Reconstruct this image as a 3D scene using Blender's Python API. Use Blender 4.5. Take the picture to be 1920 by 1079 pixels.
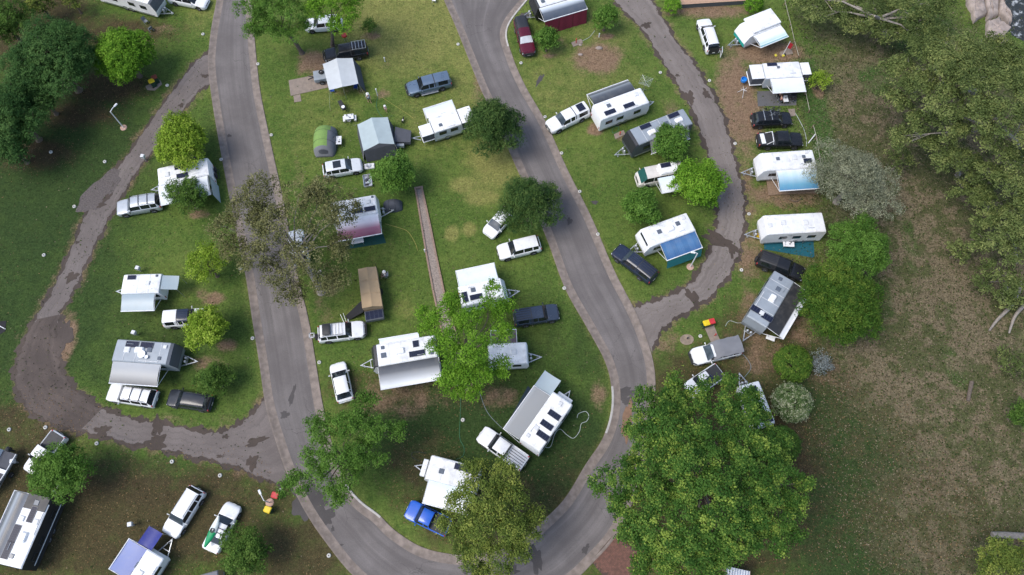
import bpy, bmesh, math, random
import numpy as np
from mathutils import Vector, Matrix
random.seed(7); RNG = np.random.default_rng(11)
for o in list(bpy.data.objects): bpy.data.objects.remove(o)
scene = bpy.context.scene
COL = scene.collection
R = math.radians

# ------------------------------------------------------------------ camera
CAM_H, FPX, TILT = 77.0, 1400.0, R(22.3)
cam = bpy.data.cameras.new('camera'); camo = bpy.data.objects.new('camera', cam); COL.objects.link(camo)
camo.location = (0, 0, CAM_H); camo.rotation_euler = (TILT, 0, 0)
cam.sensor_width = 36; cam.lens = 36 * FPX / 1920; cam.clip_start = 0.5; cam.clip_end = 3000
scene.camera = camo

# ------------------------------------------------------------------ sky, sun, exposure (soft overcast daylight)
SUN_EL, SUN_AZ = R(58), R(250)          # azimuth clockwise from +Y: light from the left and a little behind the camera
wd = bpy.data.worlds.new('World'); scene.world = wd; wd.use_nodes = True
wn = wd.node_tree.nodes; wn.clear()
sky = wn.new('ShaderNodeTexSky'); sky.sky_type = 'NISHITA'; sky.sun_disc = False
sky.sun_elevation = SUN_EL; sky.sun_rotation = SUN_AZ
sky.air_density = 1.0; sky.dust_density = 2.0; sky.ozone_density = 1.0
bg = wn.new('ShaderNodeBackground'); bg.inputs['Strength'].default_value = 0.13
wo = wn.new('ShaderNodeOutputWorld')
wd.node_tree.links.new(sky.outputs[0], bg.inputs[0]); wd.node_tree.links.new(bg.outputs[0], wo.inputs[0])
sun = bpy.data.lights.new('sun', 'SUN'); sun.energy = 1.45; sun.angle = R(32); sun.color = (1.0, 0.95, 0.88)
suno = bpy.data.objects.new('sun', sun); COL.objects.link(suno); suno.location = (-80, -30, 110)
sd = Vector((math.sin(SUN_AZ) * math.cos(SUN_EL), math.cos(SUN_AZ) * math.cos(SUN_EL), math.sin(SUN_EL)))
suno.rotation_euler = sd.to_track_quat('Z', 'Y').to_euler()
vs = scene.view_settings; vs.view_transform = 'Standard'; vs.look = 'None'; vs.gamma = 1; vs.use_curve_mapping = False
vs.exposure = 0.85
scene.render.engine = 'CYCLES'

# ------------------------------------------------------------------ photo pixel -> place on the ground (or at height z)
CT, ST = math.cos(TILT), math.sin(TILT)
def G(px, py, z=0.0):
    u = (px - 960) / FPX; v = (py - 539.5) / FPX
    d = CT + v * ST; f = ST - v * CT
    k = (CAM_H - z) / d
    return Vector((u * k, f * k, z))
def mpp(px, py, z=0.0):                   # metres per photo pixel there
    v = (py - 539.5) / FPX
    return (CAM_H - z) / (CT + v * ST) / FPX

# ------------------------------------------------------------------ object helpers
def tag(o, label=None, cat=None, group=None, kind=None):
    if label: o['label'] = label
    if cat: o['category'] = cat
    if group: o['group'] = group
    if kind: o['kind'] = kind
    return o
def thing(name, label, cat, loc, rz=0.0, group=None):
    o = bpy.data.objects.new(name, None); COL.objects.link(o)
    o.empty_display_size = 0.3; o.location = loc; o.rotation_euler = (0, 0, rz)
    return tag(o, label, cat, group)
def link(name, me, mat, parent=None):
    o = bpy.data.objects.new(name, me); COL.objects.link(o)
    if mat is not None and not me.materials: me.materials.append(mat)
    if parent: o.parent = parent
    return o

class MB:
    def __init__(s): s.v = []; s.f = []; s.uv = None
    def add(s, vs, fs):
        b = len(s.v); s.v += [tuple(p) for p in vs]; s.f += [tuple(i + b for i in f) for f in fs]; return s
    def box(s, c, d, rz=0.0, ch=0.0, top=1.0):
        """chamfered box; c centre, d size, top = scale of the upper face"""
        hx, hy, hz = d[0] / 2, d[1] / 2, d[2] / 2
        cr, sr = math.cos(rz), math.sin(rz)
        def P(x, y, z): return (c[0] + x * cr - y * sr, c[1] + x * sr + y * cr, c[2] + z)
        if ch <= 0:
            vs = [P(x * (top if z > 0 else 1), y * (top if z > 0 else 1), z) for z in (-hz, hz) for x, y in ((-hx, -hy), (hx, -hy), (hx, hy), (-hx, hy))]
            return s.add(vs, [(3, 2, 1, 0), (4, 5, 6, 7), (0, 1, 5, 4), (1, 2, 6, 5), (2, 3, 7, 6), (3, 0, 4, 7)])
        ch = min(ch, hx * .9, hy * .9, hz * .9)
        def ringp(a, b, z, t=1): 
            return [P(x * t, y * t, z) for x, y in ((-a + ch, -b), (a - ch, -b), (a, -b + ch), (a, b - ch), (a - ch, b), (-a + ch, b), (-a, b - ch), (-a, -b + ch))]
        vs = ringp(hx, hy, -hz) + ringp(hx, hy, hz - ch, top) + ringp(hx - ch, hy - ch, hz, top)
        fs = [tuple(range(7, -1, -1)), tuple(range(16, 24))]
        for k in range(2):
            for i in range(8):
                j = (i + 1) % 8; fs.append((k * 8 + i, k * 8 + j, k * 8 + 8 + j, k * 8 + 8 + i))
        return s.add(vs, fs)
    def tube(s, pts, r, n=6, cap=True):
        pts = [Vector(p) for p in pts]; m = len(pts)
        rs = r if isinstance(r, (list, tuple)) else [r] * m
        vs = []; up = None
        for i, p in enumerate(pts):
            t = (pts[min(i + 1, m - 1)] - pts[max(i - 1, 0)])
            if t.length < 1e-9: t = Vector((0, 0, 1))
            t.normalize()
            if up is None or abs(t.dot(up)) > .98: up = Vector((1, 0, 0)) if abs(t.z) > .8 else Vector((0, 0, 1))
            a = t.cross(up).normalized(); b = a.cross(t); up = b
            for k in range(n):
                q = 2 * math.pi * k / n; vs.append(p + (a * math.cos(q) + b * math.sin(q)) * rs[i])
        fs = [(i * n + k, i * n + (k + 1) % n, (i + 1) * n + (k + 1) % n, (i + 1) * n + k) for i in range(m - 1) for k in range(n)]
        if cap: fs += [tuple(range(n - 1, -1, -1)), tuple(range((m - 1) * n, m * n))]
        return s.add(vs, fs)
    def lathe(s, prof, c=(0, 0, 0), axis='z', n=16):
        """profile of (radius, offset along axis)"""
        vs = []
        for r, h in prof:
            for k in range(n):
                q = 2 * math.pi * k / n; a, b = r * math.cos(q), r * math.sin(q)
                p = {'z': (a, b, h), 'y': (a, h, b), 'x': (h, a, b)}[axis]
                vs.append((p[0] + c[0], p[1] + c[1], p[2] + c[2]))
        m = len(prof)
        fs = [(i * n + k, i * n + (k + 1) % n, (i + 1) * n + (k + 1) % n, (i + 1) * n + k) for i in range(m - 1) for k in range(n)]
        if prof[0][0] > 1e-4: fs.append(tuple(range(n - 1, -1, -1)))
        if prof[-1][0] > 1e-4: fs.append(tuple(range((m - 1) * n, m * n)))
        return s.add(vs, fs)
    def quads(s, qs):
        idx = {}
        for q in qs:
            ids = []
            for p in q:
                k = (round(p[0], 4), round(p[1], 4), round(p[2], 4))
                if k not in idx: idx[k] = len(s.v); s.v.append(tuple(p))
                if idx[k] not in ids: ids.append(idx[k])
            if len(ids) >= 3: s.f.append(tuple(ids))
        return s
    def slab(s, poly, z0, z1):
        n = len(poly)
        a = sum(poly[i][0] * poly[(i + 1) % n][1] - poly[(i + 1) % n][0] * poly[i][1] for i in range(n))
        if a < 0: poly = poly[::-1]
        vs = [(p[0], p[1], z0) for p in poly] + [(p[0], p[1], z1) for p in poly]
        return s.add(vs, [tuple(range(n - 1, -1, -1)), tuple(range(n, 2 * n))] + [(i, (i + 1) % n, n + (i + 1) % n, n + i) for i in range(n)])
    def sheet(s, grid, th=0.0, uv=True):
        """grid[i][j] of points -> a cloth sheet with thickness th and UV (u along j, v along i)"""
        m, n = len(grid), len(grid[0]); b = len(s.v)
        s.v += [tuple(p) for row in grid for p in row]
        fs = [(i * n + j, i * n + j + 1, (i + 1) * n + j + 1, (i + 1) * n + j) for i in range(m - 1) for j in range(n - 1)]
        if uv and s.uv is None: s.uv = {}
        if uv:
            for i in range(m):
                for j in range(n): s.uv[b + i * n + j] = (j / max(1, n - 1), i / max(1, m - 1))
        s.f += [tuple(k + b for k in f) for f in fs]
        if th:
            o = m * n; s.v += [(p[0], p[1], p[2] - th) for row in grid for p in row]
            if uv:
                for i in range(m):
                    for j in range(n): s.uv[b + o + i * n + j] = (j / max(1, n - 1), i / max(1, m - 1))
            s.f += [tuple(k + b + o for k in f[::-1]) for f in fs]
            ed = [i * n for i in range(m)], [i * n + n - 1 for i in range(m)][::-1], list(range(n))[::-1], [(m - 1) * n + j for j in range(n)]
            for e in ed:
                for a, c in zip(e[:-1], e[1:]): s.f.append((b + a, b + c, b + o + c, b + o + a))
        return s
    def mesh(s, name, smooth=None):
        me = bpy.data.meshes.new(name); me.from_pydata(s.v, [], s.f)
        if s.uv:
            l = me.uv_layers.new(name='UVMap')
            for lp in me.loops: l.data[lp.index].uv = s.uv.get(lp.vertex_index, (0, 0))
        if smooth is not None:
            me.polygons.foreach_set('use_smooth', [True] * len(me.polygons)); me.set_sharp_from_angle(angle=R(smooth))
        me.update(); return me
    def build(s, name, mat, parent=None, smooth=None):
        return link(name, s.mesh(name, smooth), mat, parent)

# ------------------------------------------------------------------ procedural materials
def newmat(name):
    m = bpy.data.materials.new(name); m.use_nodes = True; nt = m.node_tree; nt.nodes.clear()
    out = nt.nodes.new('ShaderNodeOutputMaterial'); return m, nt, out
def nd(nt, typ, **kw):
    n = nt.nodes.new(typ)
    for k, v in kw.items():
        if k[0] == '_': n.inputs[k[1:].replace('__', ' ')].default_value = v
        else: setattr(n, k, v)
    return n
def lk(nt, a, b): nt.links.new(a, b)
def noise(nt, vec, scale, detail=4, rough=.55):
    n = nd(nt, 'ShaderNodeTexNoise', _Scale=scale, _Detail=detail, _Roughness=rough); lk(nt, vec, n.inputs['Vector']); return n.outputs['Fac']
def mapr(nt, val, a, b, c=0.0, d=1.0, smooth=True):
    n = nd(nt, 'ShaderNodeMapRange'); n.interpolation_type = 'SMOOTHSTEP' if smooth else 'LINEAR'
    lk(nt, val, n.inputs[0]); n.inputs[1].default_value = a; n.inputs[2].default_value = b; n.inputs[3].default_value = c; n.inputs[4].default_value = d
    return n.outputs[0]
def mixc(nt, fac, a, b, mode='MIX'):
    n = nd(nt, 'ShaderNodeMix', data_type='RGBA', blend_type=mode)
    for sck, v in ((n.inputs[0], fac), (n.inputs[6], a), (n.inputs[7], b)):
        if hasattr(v, 'node'): lk(nt, v, sck)
        elif isinstance(v, (int, float)): sck.default_value = v
        else: sck.default_value = (v[0], v[1], v[2], 1)
    return n.outputs[2]
def mth(nt, op, a, b=0.0):
    n = nd(nt, 'ShaderNodeMath', operation=op)
    for sck, v in ((n.inputs[0], a), (n.inputs[1], b)):
        if hasattr(v, 'node'): lk(nt, v, sck)
        else: sck.default_value = v
    return n.outputs[0]
_M = {}
def mat(name, col, rough=.6, metal=0.0, var=.12, scale=3.0, bump=0.0, bscale=20.0, coat=0.0, dirt=0.0, spec=.5):
    if name in _M: return _M[name]
    m, nt, out = newmat(name)
    p = nd(nt, 'ShaderNodeBsdfPrincipled', _Roughness=rough, _Metallic=metal)
    p.inputs['Coat Weight'].default_value = coat; p.inputs['Coat Roughness'].default_value = .08
    p.inputs['Specular IOR Level'].default_value = spec
    tc = nd(nt, 'ShaderNodeNewGeometry'); pos = tc.outputs['Position']
    nz = noise(nt, pos, scale, 5)
    c = mixc(nt, mapr(nt, nz, .25, .75), tuple(x * (1 - var) for x in col), tuple(min(.9, x * (1 + var)) for x in col))
    if dirt:
        d = mth(nt, 'MULTIPLY', mapr(nt, noise(nt, pos, 1.7, 8, .7), .48, .75), dirt)
        c = mixc(nt, d, c, (.16, .13, .1))
    lk(nt, c, p.inputs['Base Color'])
    rr = mapr(nt, nz, .2, .8, max(.02, rough - .08), min(1, rough + .1)); lk(nt, rr, p.inputs['Roughness'])
    if bump:
        b = nd(nt, 'ShaderNodeBump', _Strength=bump, _Distance=.03); lk(nt, noise(nt, pos, bscale, 6), b.inputs['Height']); lk(nt, b.outputs[0], p.inputs['Normal'])
    lk(nt, p.outputs[0], out.inputs[0]); _M[name] = m; return m
def paint(name, col):
    k = max(col); return mat('paint_' + name, col, .3 if k > .3 else .22, 0, .06, .9, coat=.4 if k > .3 else .15, dirt=.2 if k > .3 else .03, spec=.5 if k > .3 else .4)
WHITE = paint('white', (.74, .75, .76)); SILVER = mat('paint_silver', (.46, .49, .52), .35, .35, .06, .9, coat=.4, dirt=.2)
BLACK = paint('black', (.014, .015, .018)); NAVY = paint('navy', (.018, .026, .05)); GREYB = paint('grey_blue', (.036, .05, .078))
GREY = paint('charcoal', (.026, .03, .038)); MAROON = paint('maroon', (.085, .008, .02)); BLUE = paint('blue', (.012, .1, .5)); DKGREEN = paint('green', (.02, .14, .06))
STEEL = mat('paint_steel_blue', (.12, .17, .24), .32, .3, .06, .9, coat=.3)
GLASS = mat('glass_dark', (.012, .016, .02), .07, 0, .1, 2, spec=.8); GLASSB = mat('glass_tinted', (.04, .055, .07), .08, 0, .2, 1.5, spec=.9)
RUBBER = mat('rubber', (.018, .018, .019), .85); PLASTIC = mat('black_plastic', (.025, .026, .028), .6)
ALLOY = mat('alloy', (.5, .5, .52), .35, .8); CHROME = mat('galvanised', (.5, .52, .54), .4, .7)
HEADL = mat('headlight', (.6, .62, .65), .12); TAIL = mat('tail_light', (.35, .01, .012), .25); AMBER = mat('amber', (.6, .22, .02), .3)
PLATE = mat('number_plate', (.7, .7, .62), .5)
CWHITE = mat('caravan_white', (.78, .79, .8), .45, 0, .05, .7, dirt=.16); CROOF = mat('caravan_roof', (.74, .75, .76), .5, 0, .1, 1.3, dirt=.34)
CSILVER = mat('caravan_silver', (.29, .325, .36), .45, .1, .07, .9, dirt=.2); CGREY = mat('caravan_grey', (.1, .112, .13), .5, .1, .08, 1, dirt=.15)
CBLACK = mat('caravan_black', (.022, .023, .027), .45, 0, .1, 1); TEAL = mat('teal_paint', (.02, .33, .28), .5)
HATCH = mat('roof_hatch', (.62, .63, .64), .4); HATCHD = mat('roof_hatch_tinted', (.1, .12, .15), .2)
CONC = mat('concrete', (.24, .195, .16), .9, 0, .14, 2.2, .4, 30, dirt=.25); TIMBER = mat('timber', (.22, .15, .1), .85, 0, .25, 6, .4, 40)
STRAP = mat('awning_rail', (.72, .73, .75), .5)
CANV_W = mat('canvas_white', (.48, .51, .53), .85, 0, .06, 1.2, .25, 8); CANV_B = mat('canvas_pale_blue', (.36, .43, .445), .85, 0, .07, 1.4, .3, 6)
CANV_G = mat('canvas_grey', (.075, .08, .095), .9, 0, .15, 2, .3, 9); CANV_T = mat('canvas_tan', (.33, .24, .145), .9, 0, .08, 1.3, .3, 7)
CANV_LG = mat('canvas_light_grey', (.17, .175, .19), .9, 0, .1, 1.4, .3, 7)
SKIN = mat('skin', (.5, .29, .2), .55); HAIRB = mat('hair_brown', (.06, .035, .02), .8)
def cloth(name, col): return mat('cloth_' + name, col, .9, 0, .12, 5, .3, 25)

def solar_mat():
    m, nt, out = newmat('solar_cells'); p = nd(nt, 'ShaderNodeBsdfPrincipled', _Roughness=.32); p.inputs['Specular IOR Level'].default_value = .22
    uv = nd(nt, 'ShaderNodeUVMap'); sp = nd(nt, 'ShaderNodeSeparateXYZ'); lk(nt, uv.outputs[0], sp.inputs[0])
    def lines(v, n):
        fr = mth(nt, 'FRACT', mth(nt, 'MULTIPLY', v, n)); return mth(nt, 'LESS_THAN', mth(nt, 'ABSOLUTE', mth(nt, 'SUBTRACT', fr, .5)), .475)
    cell = mth(nt, 'MULTIPLY', lines(sp.outputs[0], 8), lines(sp.outputs[1], 4))
    c = mixc(nt, cell, (.09, .1, .13), (.01, .014, .035)); lk(nt, c, p.inputs['Base Color']); lk(nt, p.outputs[0], out.inputs[0]); return m
SOLAR = solar_mat()
def awning_mat(name, stops, ribs=0, rough=.4, stripe=None):
    """vinyl print plus painted sky reflections: colour bands from the rail (v=0) to the roller (v=1)"""
    m, nt, out = newmat('awning_' + name); p = nd(nt, 'ShaderNodeBsdfPrincipled', _Roughness=rough)
    uv = nd(nt, 'ShaderNodeUVMap'); sp = nd(nt, 'ShaderNodeSeparateXYZ'); lk(nt, uv.outputs[0], sp.inputs[0])
    rp = nd(nt, 'ShaderNodeValToRGB'); el = rp.color_ramp.elements
    el.remove(el[1]); el[0].position = stops[0][0]; el[0].color = (*stops[0][1], 1)
    for t, c in stops[1:]: el.new(t).color = (c[0], c[1], c[2], 1)
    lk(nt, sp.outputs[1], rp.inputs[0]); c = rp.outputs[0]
    if stripe:
        n, sc = stripe; fr = mth(nt, 'FRACT', mth(nt, 'MULTIPLY', sp.outputs[0], n)); c = mixc(nt, mth(nt, 'LESS_THAN', fr, .5), c, sc, 'MULTIPLY')
    g = nd(nt, 'ShaderNodeNewGeometry'); nz = noise(nt, g.outputs['Position'], 1.3, 6, .65)
    c = mixc(nt, mapr(nt, nz, .4, .8, 0, .18), c, (.3, .28, .25))
    lk(nt, c, p.inputs['Base Color'])
    b = nd(nt, 'ShaderNodeBump', _Strength=.25, _Distance=.03)
    if ribs:
        w = mth(nt, 'SINE', mth(nt, 'MULTIPLY', sp.outputs[0], ribs * 6.283)); h = mth(nt, 'ADD', w, nz)
    else: h = nz
    lk(nt, h, b.inputs['Height']); lk(nt, b.outputs[0], p.inputs['Normal'])
    lk(nt, p.outputs[0], out.inputs[0]); return m
W_ = (.76, .78, .8)
AW = dict(
    white=awning_mat('white', [(0, W_), (1, (.62, .68, .72))]),
    bluewhite=awning_mat('blue_white', [(0, (.62, .72, .78)), (.35, (.72, .78, .8)), (.7, W_), (1, (.76, .79, .8))]),
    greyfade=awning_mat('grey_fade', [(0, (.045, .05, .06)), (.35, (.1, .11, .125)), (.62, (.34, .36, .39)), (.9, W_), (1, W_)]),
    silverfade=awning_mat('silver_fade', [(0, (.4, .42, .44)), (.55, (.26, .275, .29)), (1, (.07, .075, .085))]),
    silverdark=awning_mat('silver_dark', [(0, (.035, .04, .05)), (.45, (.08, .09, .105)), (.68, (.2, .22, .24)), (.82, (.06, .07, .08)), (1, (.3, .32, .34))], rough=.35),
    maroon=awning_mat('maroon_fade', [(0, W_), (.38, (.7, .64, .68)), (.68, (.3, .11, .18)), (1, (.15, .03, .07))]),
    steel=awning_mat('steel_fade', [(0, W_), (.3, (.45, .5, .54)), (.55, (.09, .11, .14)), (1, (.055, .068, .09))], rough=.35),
    blue=awning_mat('blue_striped', [(0, (.045, .13, .29)), (.5, (.07, .175, .34)), (1, (.035, .11, .26))], 20, .5, (3.3, (.72, .85, .9))),
    skyblue=awning_mat('sky_blue_fade', [(0, W_), (.3, (.52, .66, .72)), (.75, (.13, .33, .46)), (1, (.07, .22, .38))], 0, .4, (4, (.93, .97, 1))),
    tealwave=awning_mat('white_teal', [(0, W_), (.55, (.74, .78, .79)), (.8, (.5, .66, .68)), (.86, (.7, .8, .8)), (.9, (.22, .42, .45)), (1, (.17, .35, .4))]),
    grey=awning_mat('grey', [(0, (.24, .25, .255)), (.8, (.28, .29, .3)), (1, (.38, .4, .42))]),
    purple=awning_mat('purple_brown', [(0, (.09, .06, .075)), (1, (.12, .08, .1))], 10),
    black=awning_mat('black_white_edge', [(0, (.02, .021, .024)), (.72, (.035, .036, .04)), (.78, (.66, .68, .7)), (1, W_)]),
    lilac=awning_mat('lilac_blue', [(0, (.11, .15, .36)), (1, (.15, .2, .42))]),
    deepblue=awning_mat('deep_blue', [(0, (.016, .028, .22)), (1, (.013, .022, .19))]),
    chromefade=awning_mat('polished_silver', [(0, (.2, .22, .25)), (.3, (.05, .055, .065)), (.55, (.3, .33, .36)), (.8, (.09, .1, .12)), (1, (.18, .2, .22))], rough=.3),
    paleblue=awning_mat('pale_blue', [(0, (.3, .37, .41)), (1, (.36, .43, .46))]),
)

# ================================================================== THE SETTING
ZONES = dict(
 dry=[(770,40,170,120,.85),(830,190,110,120,.6),(1080,150,150,110,.62),(1130,60,90,60,.6),(930,300,60,60,1.0),(868,347,26,18,1.0),(905,370,40,18,.95),(848,437,14,16,1.1),(880,430,13,15,1.1),
      (600,230,90,110,.5),(540,60,60,90,.35),(1000,240,60,40,.5),(1100,520,40,60,.35),(870,160,40,120,.7),(1270,110,40,80,.5),(1050,470,40,60,.4),(1090,330,60,60,.4),(330,470,120,60,.32),(640,590,60,50,.45),(340,560,90,30,.4),
      (1400,330,40,160,.5),(760,580,30,30,.6),(690,470,80,40,.4),(380,20,40,60,.6),(820,850,50,40,.45)],
 bare=[(1122,110,46,32,1.0),(588,118,34,26,.9),(1385,190,44,100,.95),(1440,98,80,24,1.0),(1395,340,26,110,.6),(1330,22,90,14,.9),(1340,90,40,50,.35),(745,745,110,45,.62),(940,745,36,24,.7),(1122,738,16,30,.75),
      (1262,205,20,30,.5),(1117,243,16,12,1.1),(1165,257,14,10,.7),(900,150,14,50,.75),(925,200,14,30,.8),(400,560,24,14,.9),(378,553,14,12,.7),(425,648,22,14,.8),(385,680,40,16,.6),(440,780,50,12,.5),
      (655,170,50,10,.5),(718,178,14,12,.7),(1535,170,12,14,1),(1355,420,14,40,.6),(1300,560,60,12,.5),(1470,365,80,26,.8),(1400,470,40,60,.7),(1410,590,30,60,.6),(560,330,14,30,.5),(1050,75,10,8,.5),(1030,105,14,6,.9),(1137,68,18,6,.9),
      (117,640,24,50,1.1),(1245,640,40,24,.6),(310,55,26,9,.6),(695,68,18,8,.9),(610,540,30,20,.7),(370,402,20,10,.8),(725,125,10,10,.6),(605,580,20,40,.5),(1420,660,60,60,.6),(1500,620,40,30,.7),(1560,690,60,50,.45)],
 litter=[(150,980,420,120,.85),(420,930,180,70,.7),(60,800,110,60,.7),(40,900,120,90,.8),(200,165,80,30,.8),(140,215,80,26,.75),(60,290,80,30,.8),(60,30,110,90,.9),(220,60,120,30,.75),(1330,740,160,100,.75),(1440,640,110,90,.7),(1420,840,130,140,.8),
      (1250,800,100,160,.6),(930,960,130,90,.6),(780,880,70,50,.5),(700,730,110,50,.55),(1270,980,280,150,.75),(1600,560,70,80,.6),(1480,360,100,40,.55),(1480,500,110,40,.5),(560,1040,120,80,.8),(870,730,90,40,.5),(790,890,80,90,.55),(860,1000,90,40,.6),(520,430,60,90,.25),(1620,840,160,140,.4),(1700,960,240,160,.42),(1560,720,60,60,.5)],
 bush=[(1760,330,230,330,1.0),(1730,620,190,260,.95),(1860,800,140,400,.95),(1580,90,70,100,.4),(1640,240,100,120,.7),(1800,980,200,160,.75),(1600,800,90,90,.45),(1560,30,80,80,.6),(1700,60,120,60,.4)],
 lush=[(1532,215,24,150,.95),(1545,330,30,60,.6),(1720,55,70,60,.85),(1640,150,40,40,.7),(1650,560,30,60,.7),(1290,80,40,50,.45),(1590,430,30,40,.6),(1700,440,20,80,.5),(1790,690,26,60,.5),(1385,100,20,30,.4)],
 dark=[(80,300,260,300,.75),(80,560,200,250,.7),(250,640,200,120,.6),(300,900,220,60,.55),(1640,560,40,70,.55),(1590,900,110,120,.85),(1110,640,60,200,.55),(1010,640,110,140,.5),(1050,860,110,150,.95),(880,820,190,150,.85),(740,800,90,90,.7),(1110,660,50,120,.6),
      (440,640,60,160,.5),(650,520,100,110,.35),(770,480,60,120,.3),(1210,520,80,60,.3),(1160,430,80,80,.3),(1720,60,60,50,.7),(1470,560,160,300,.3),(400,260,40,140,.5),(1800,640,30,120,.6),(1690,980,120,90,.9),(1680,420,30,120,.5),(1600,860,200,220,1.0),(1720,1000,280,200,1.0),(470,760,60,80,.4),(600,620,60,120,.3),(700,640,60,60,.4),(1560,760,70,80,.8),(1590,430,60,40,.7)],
)
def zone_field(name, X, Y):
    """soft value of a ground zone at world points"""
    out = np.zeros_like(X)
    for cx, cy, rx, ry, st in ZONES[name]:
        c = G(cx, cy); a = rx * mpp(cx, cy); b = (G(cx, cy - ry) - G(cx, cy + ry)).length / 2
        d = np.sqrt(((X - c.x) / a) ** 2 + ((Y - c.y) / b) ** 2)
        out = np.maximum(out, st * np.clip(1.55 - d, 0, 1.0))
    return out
def ground_material():
    m, nt, out = newmat('ground_cover'); p = nd(nt, 'ShaderNodeBsdfPrincipled', _Roughness=.95); p.inputs['Specular IOR Level'].default_value = .15
    g = nd(nt, 'ShaderNodeNewGeometry'); pos = g.outputs['Position']
    big = noise(nt, pos, .11, 6, .6); mid = noise(nt, pos, .55, 6, .62); fine = noise(nt, pos, 4.5, 6, .7); grain = noise(nt, pos, 14, 3, .75)
    def at(n): 
        a = nd(nt, 'ShaderNodeAttribute', attribute_name=n); return a.outputs['Fac']
    mf = mth(nt, 'ADD', mth(nt, 'MULTIPLY', mid, .65), mth(nt, 'MULTIPLY', fine, .35))
    def fac(n, lo=.36, hi=.72, amp=.9, src=None):
        v = mth(nt, 'ADD', at(n), mth(nt, 'MULTIPLY', mth(nt, 'SUBTRACT', src or mid, .5), amp)); return mapr(nt, v, lo, hi)
    grass = mixc(nt, mapr(nt, fine, .3, .7), (.05, .094, .018), (.095, .145, .029))
    grass = mixc(nt, mapr(nt, big, .42, .68, 0, .55), grass, (.14, .178, .04))
    grass = mixc(nt, mapr(nt, mid, .55, .75, 0, .5), grass, (.065, .128, .022))
    th = noise(nt, pos, 1.1, 7, .68)
    grass = mixc(nt, mapr(nt, th, .52, .72, 0, .42), grass, (.13, .125, .048))
    grass = mixc(nt, mapr(nt, th, .32, .47, .6, 0), grass, (.035, .075, .014))
    grass = mixc(nt, fac('dark', .3, .8, .5), grass, mixc(nt, mapr(nt, fine, .3, .7), (.02, .042, .011), (.042, .07, .02)))  # darker green lawn, with the edge darkening of a lens vignette painted in
    dryc = mixc(nt, mapr(nt, fine, .3, .7), (.21, .2, .058), (.29, .255, .095))  # dry lawn, lightened to paint in the brighter middle of the vignette
    c = mixc(nt, mth(nt, 'MULTIPLY', fac('dry', .28, 1.05, 1.2, mf), .64), grass, dryc)
    bushc = mixc(nt, mapr(nt, fine, .35, .65), (.105, .084, .05), (.18, .148, .092))
    bushc = mixc(nt, mapr(nt, mth(nt, 'ADD', mth(nt, 'MULTIPLY', mid, .6), mth(nt, 'MULTIPLY', big, .4)), .46, .54, 0, .85), bushc, mixc(nt, mapr(nt, grain, .35, .65), (.038, .055, .017), (.085, .092, .036)))
    c = mixc(nt, fac('bush', .34, .8, 1.0), c, bushc)
    c = mixc(nt, mth(nt, 'MULTIPLY', fac('lush', .3, .85, 1.3, mf), .85), c, mixc(nt, mapr(nt, fine, .3, .7), (.03, .072, .016), (.065, .12, .028)))
    litc = mixc(nt, mapr(nt, grain, .36, .64), (.028, .022, .015), (.095, .06, .034))
    litc = mixc(nt, mapr(nt, noise(nt, pos, 7, 2, .5), .62, .72), litc, (.15, .105, .05))
    c = mixc(nt, mth(nt, 'MULTIPLY', fac('litter', .22, .85, 1.5, mf), .85), c, litc)
    barec = mixc(nt, mapr(nt, fine, .3, .7), (.14, .09, .056), (.25, .172, .112))
    c = mixc(nt, fac('bare', .3, .95, 1.9, mf), c, barec)
    sp_ = noise(nt, pos, 5.5, 5, .85); sp2 = noise(nt, pos, 1.9, 5, .7)
    gv = mth(nt, 'MULTIPLY', mapr(nt, sp_, .3, .7, .5, 1.5, False), mapr(nt, sp2, .3, .7, .72, 1.28, False)); cg = nd(nt, 'ShaderNodeCombineXYZ')
    for k in range(3): lk(nt, gv, cg.inputs[k])
    c = mixc(nt, 1.0, c, cg.outputs[0], 'MULTIPLY')
    lk(nt, c, p.inputs['Base Color'])
    b = nd(nt, 'ShaderNodeBump', _Strength=.7, _Distance=.08); lk(nt, mth(nt, 'ADD', grain, fine), b.inputs['Height']); lk(nt, b.outputs[0], p.inputs['Normal'])
    lk(nt, p.outputs[0], out.inputs[0]); return m
def axis(lo, hi, step, far): 
    a = list(np.arange(lo, hi + step, step)); e = []; x = hi; s = step
    while x < far: s *= 1.5; x += s; e.append(x)
    f = []; x = lo; s = step
    while x > -far: s *= 1.5; x -= s; f.append(x)
    return np.array(f[::-1] + a + e)
gx = axis(-74, 74, .4, 900); gy = axis(-4, 84, .4, 900)
XX, YY = np.meshgrid(gx, gy); nx, ny = len(gx), len(gy)
me = bpy.data.meshes.new('ground')
co = np.stack([XX.ravel(), YY.ravel(), np.zeros(nx * ny)], 1)
I = np.arange(nx * ny).reshape(ny, nx)
quads = np.stack([I[:-1, :-1], I[:-1, 1:], I[1:, 1:], I[1:, :-1]], -1).reshape(-1, 4)
def fill_mesh(me, co, quads):
    n = len(quads); k = quads.shape[1]
    me.vertices.add(len(co)); me.vertices.foreach_set('co', co.astype(np.float32).ravel())
    me.loops.add(n * k); me.loops.foreach_set('vertex_index', quads.astype(np.int32).ravel())
    me.polygons.add(n); me.polygons.foreach_set('loop_start', np.arange(0, n * k, k, dtype=np.int32))
    me.update(calc_edges=True); me.validate()
fill_mesh(me, co, quads)
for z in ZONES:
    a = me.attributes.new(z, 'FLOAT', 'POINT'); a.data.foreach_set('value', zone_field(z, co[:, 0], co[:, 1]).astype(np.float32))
ground = link('ground', me, ground_material()); tag(ground, kind='structure')

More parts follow.
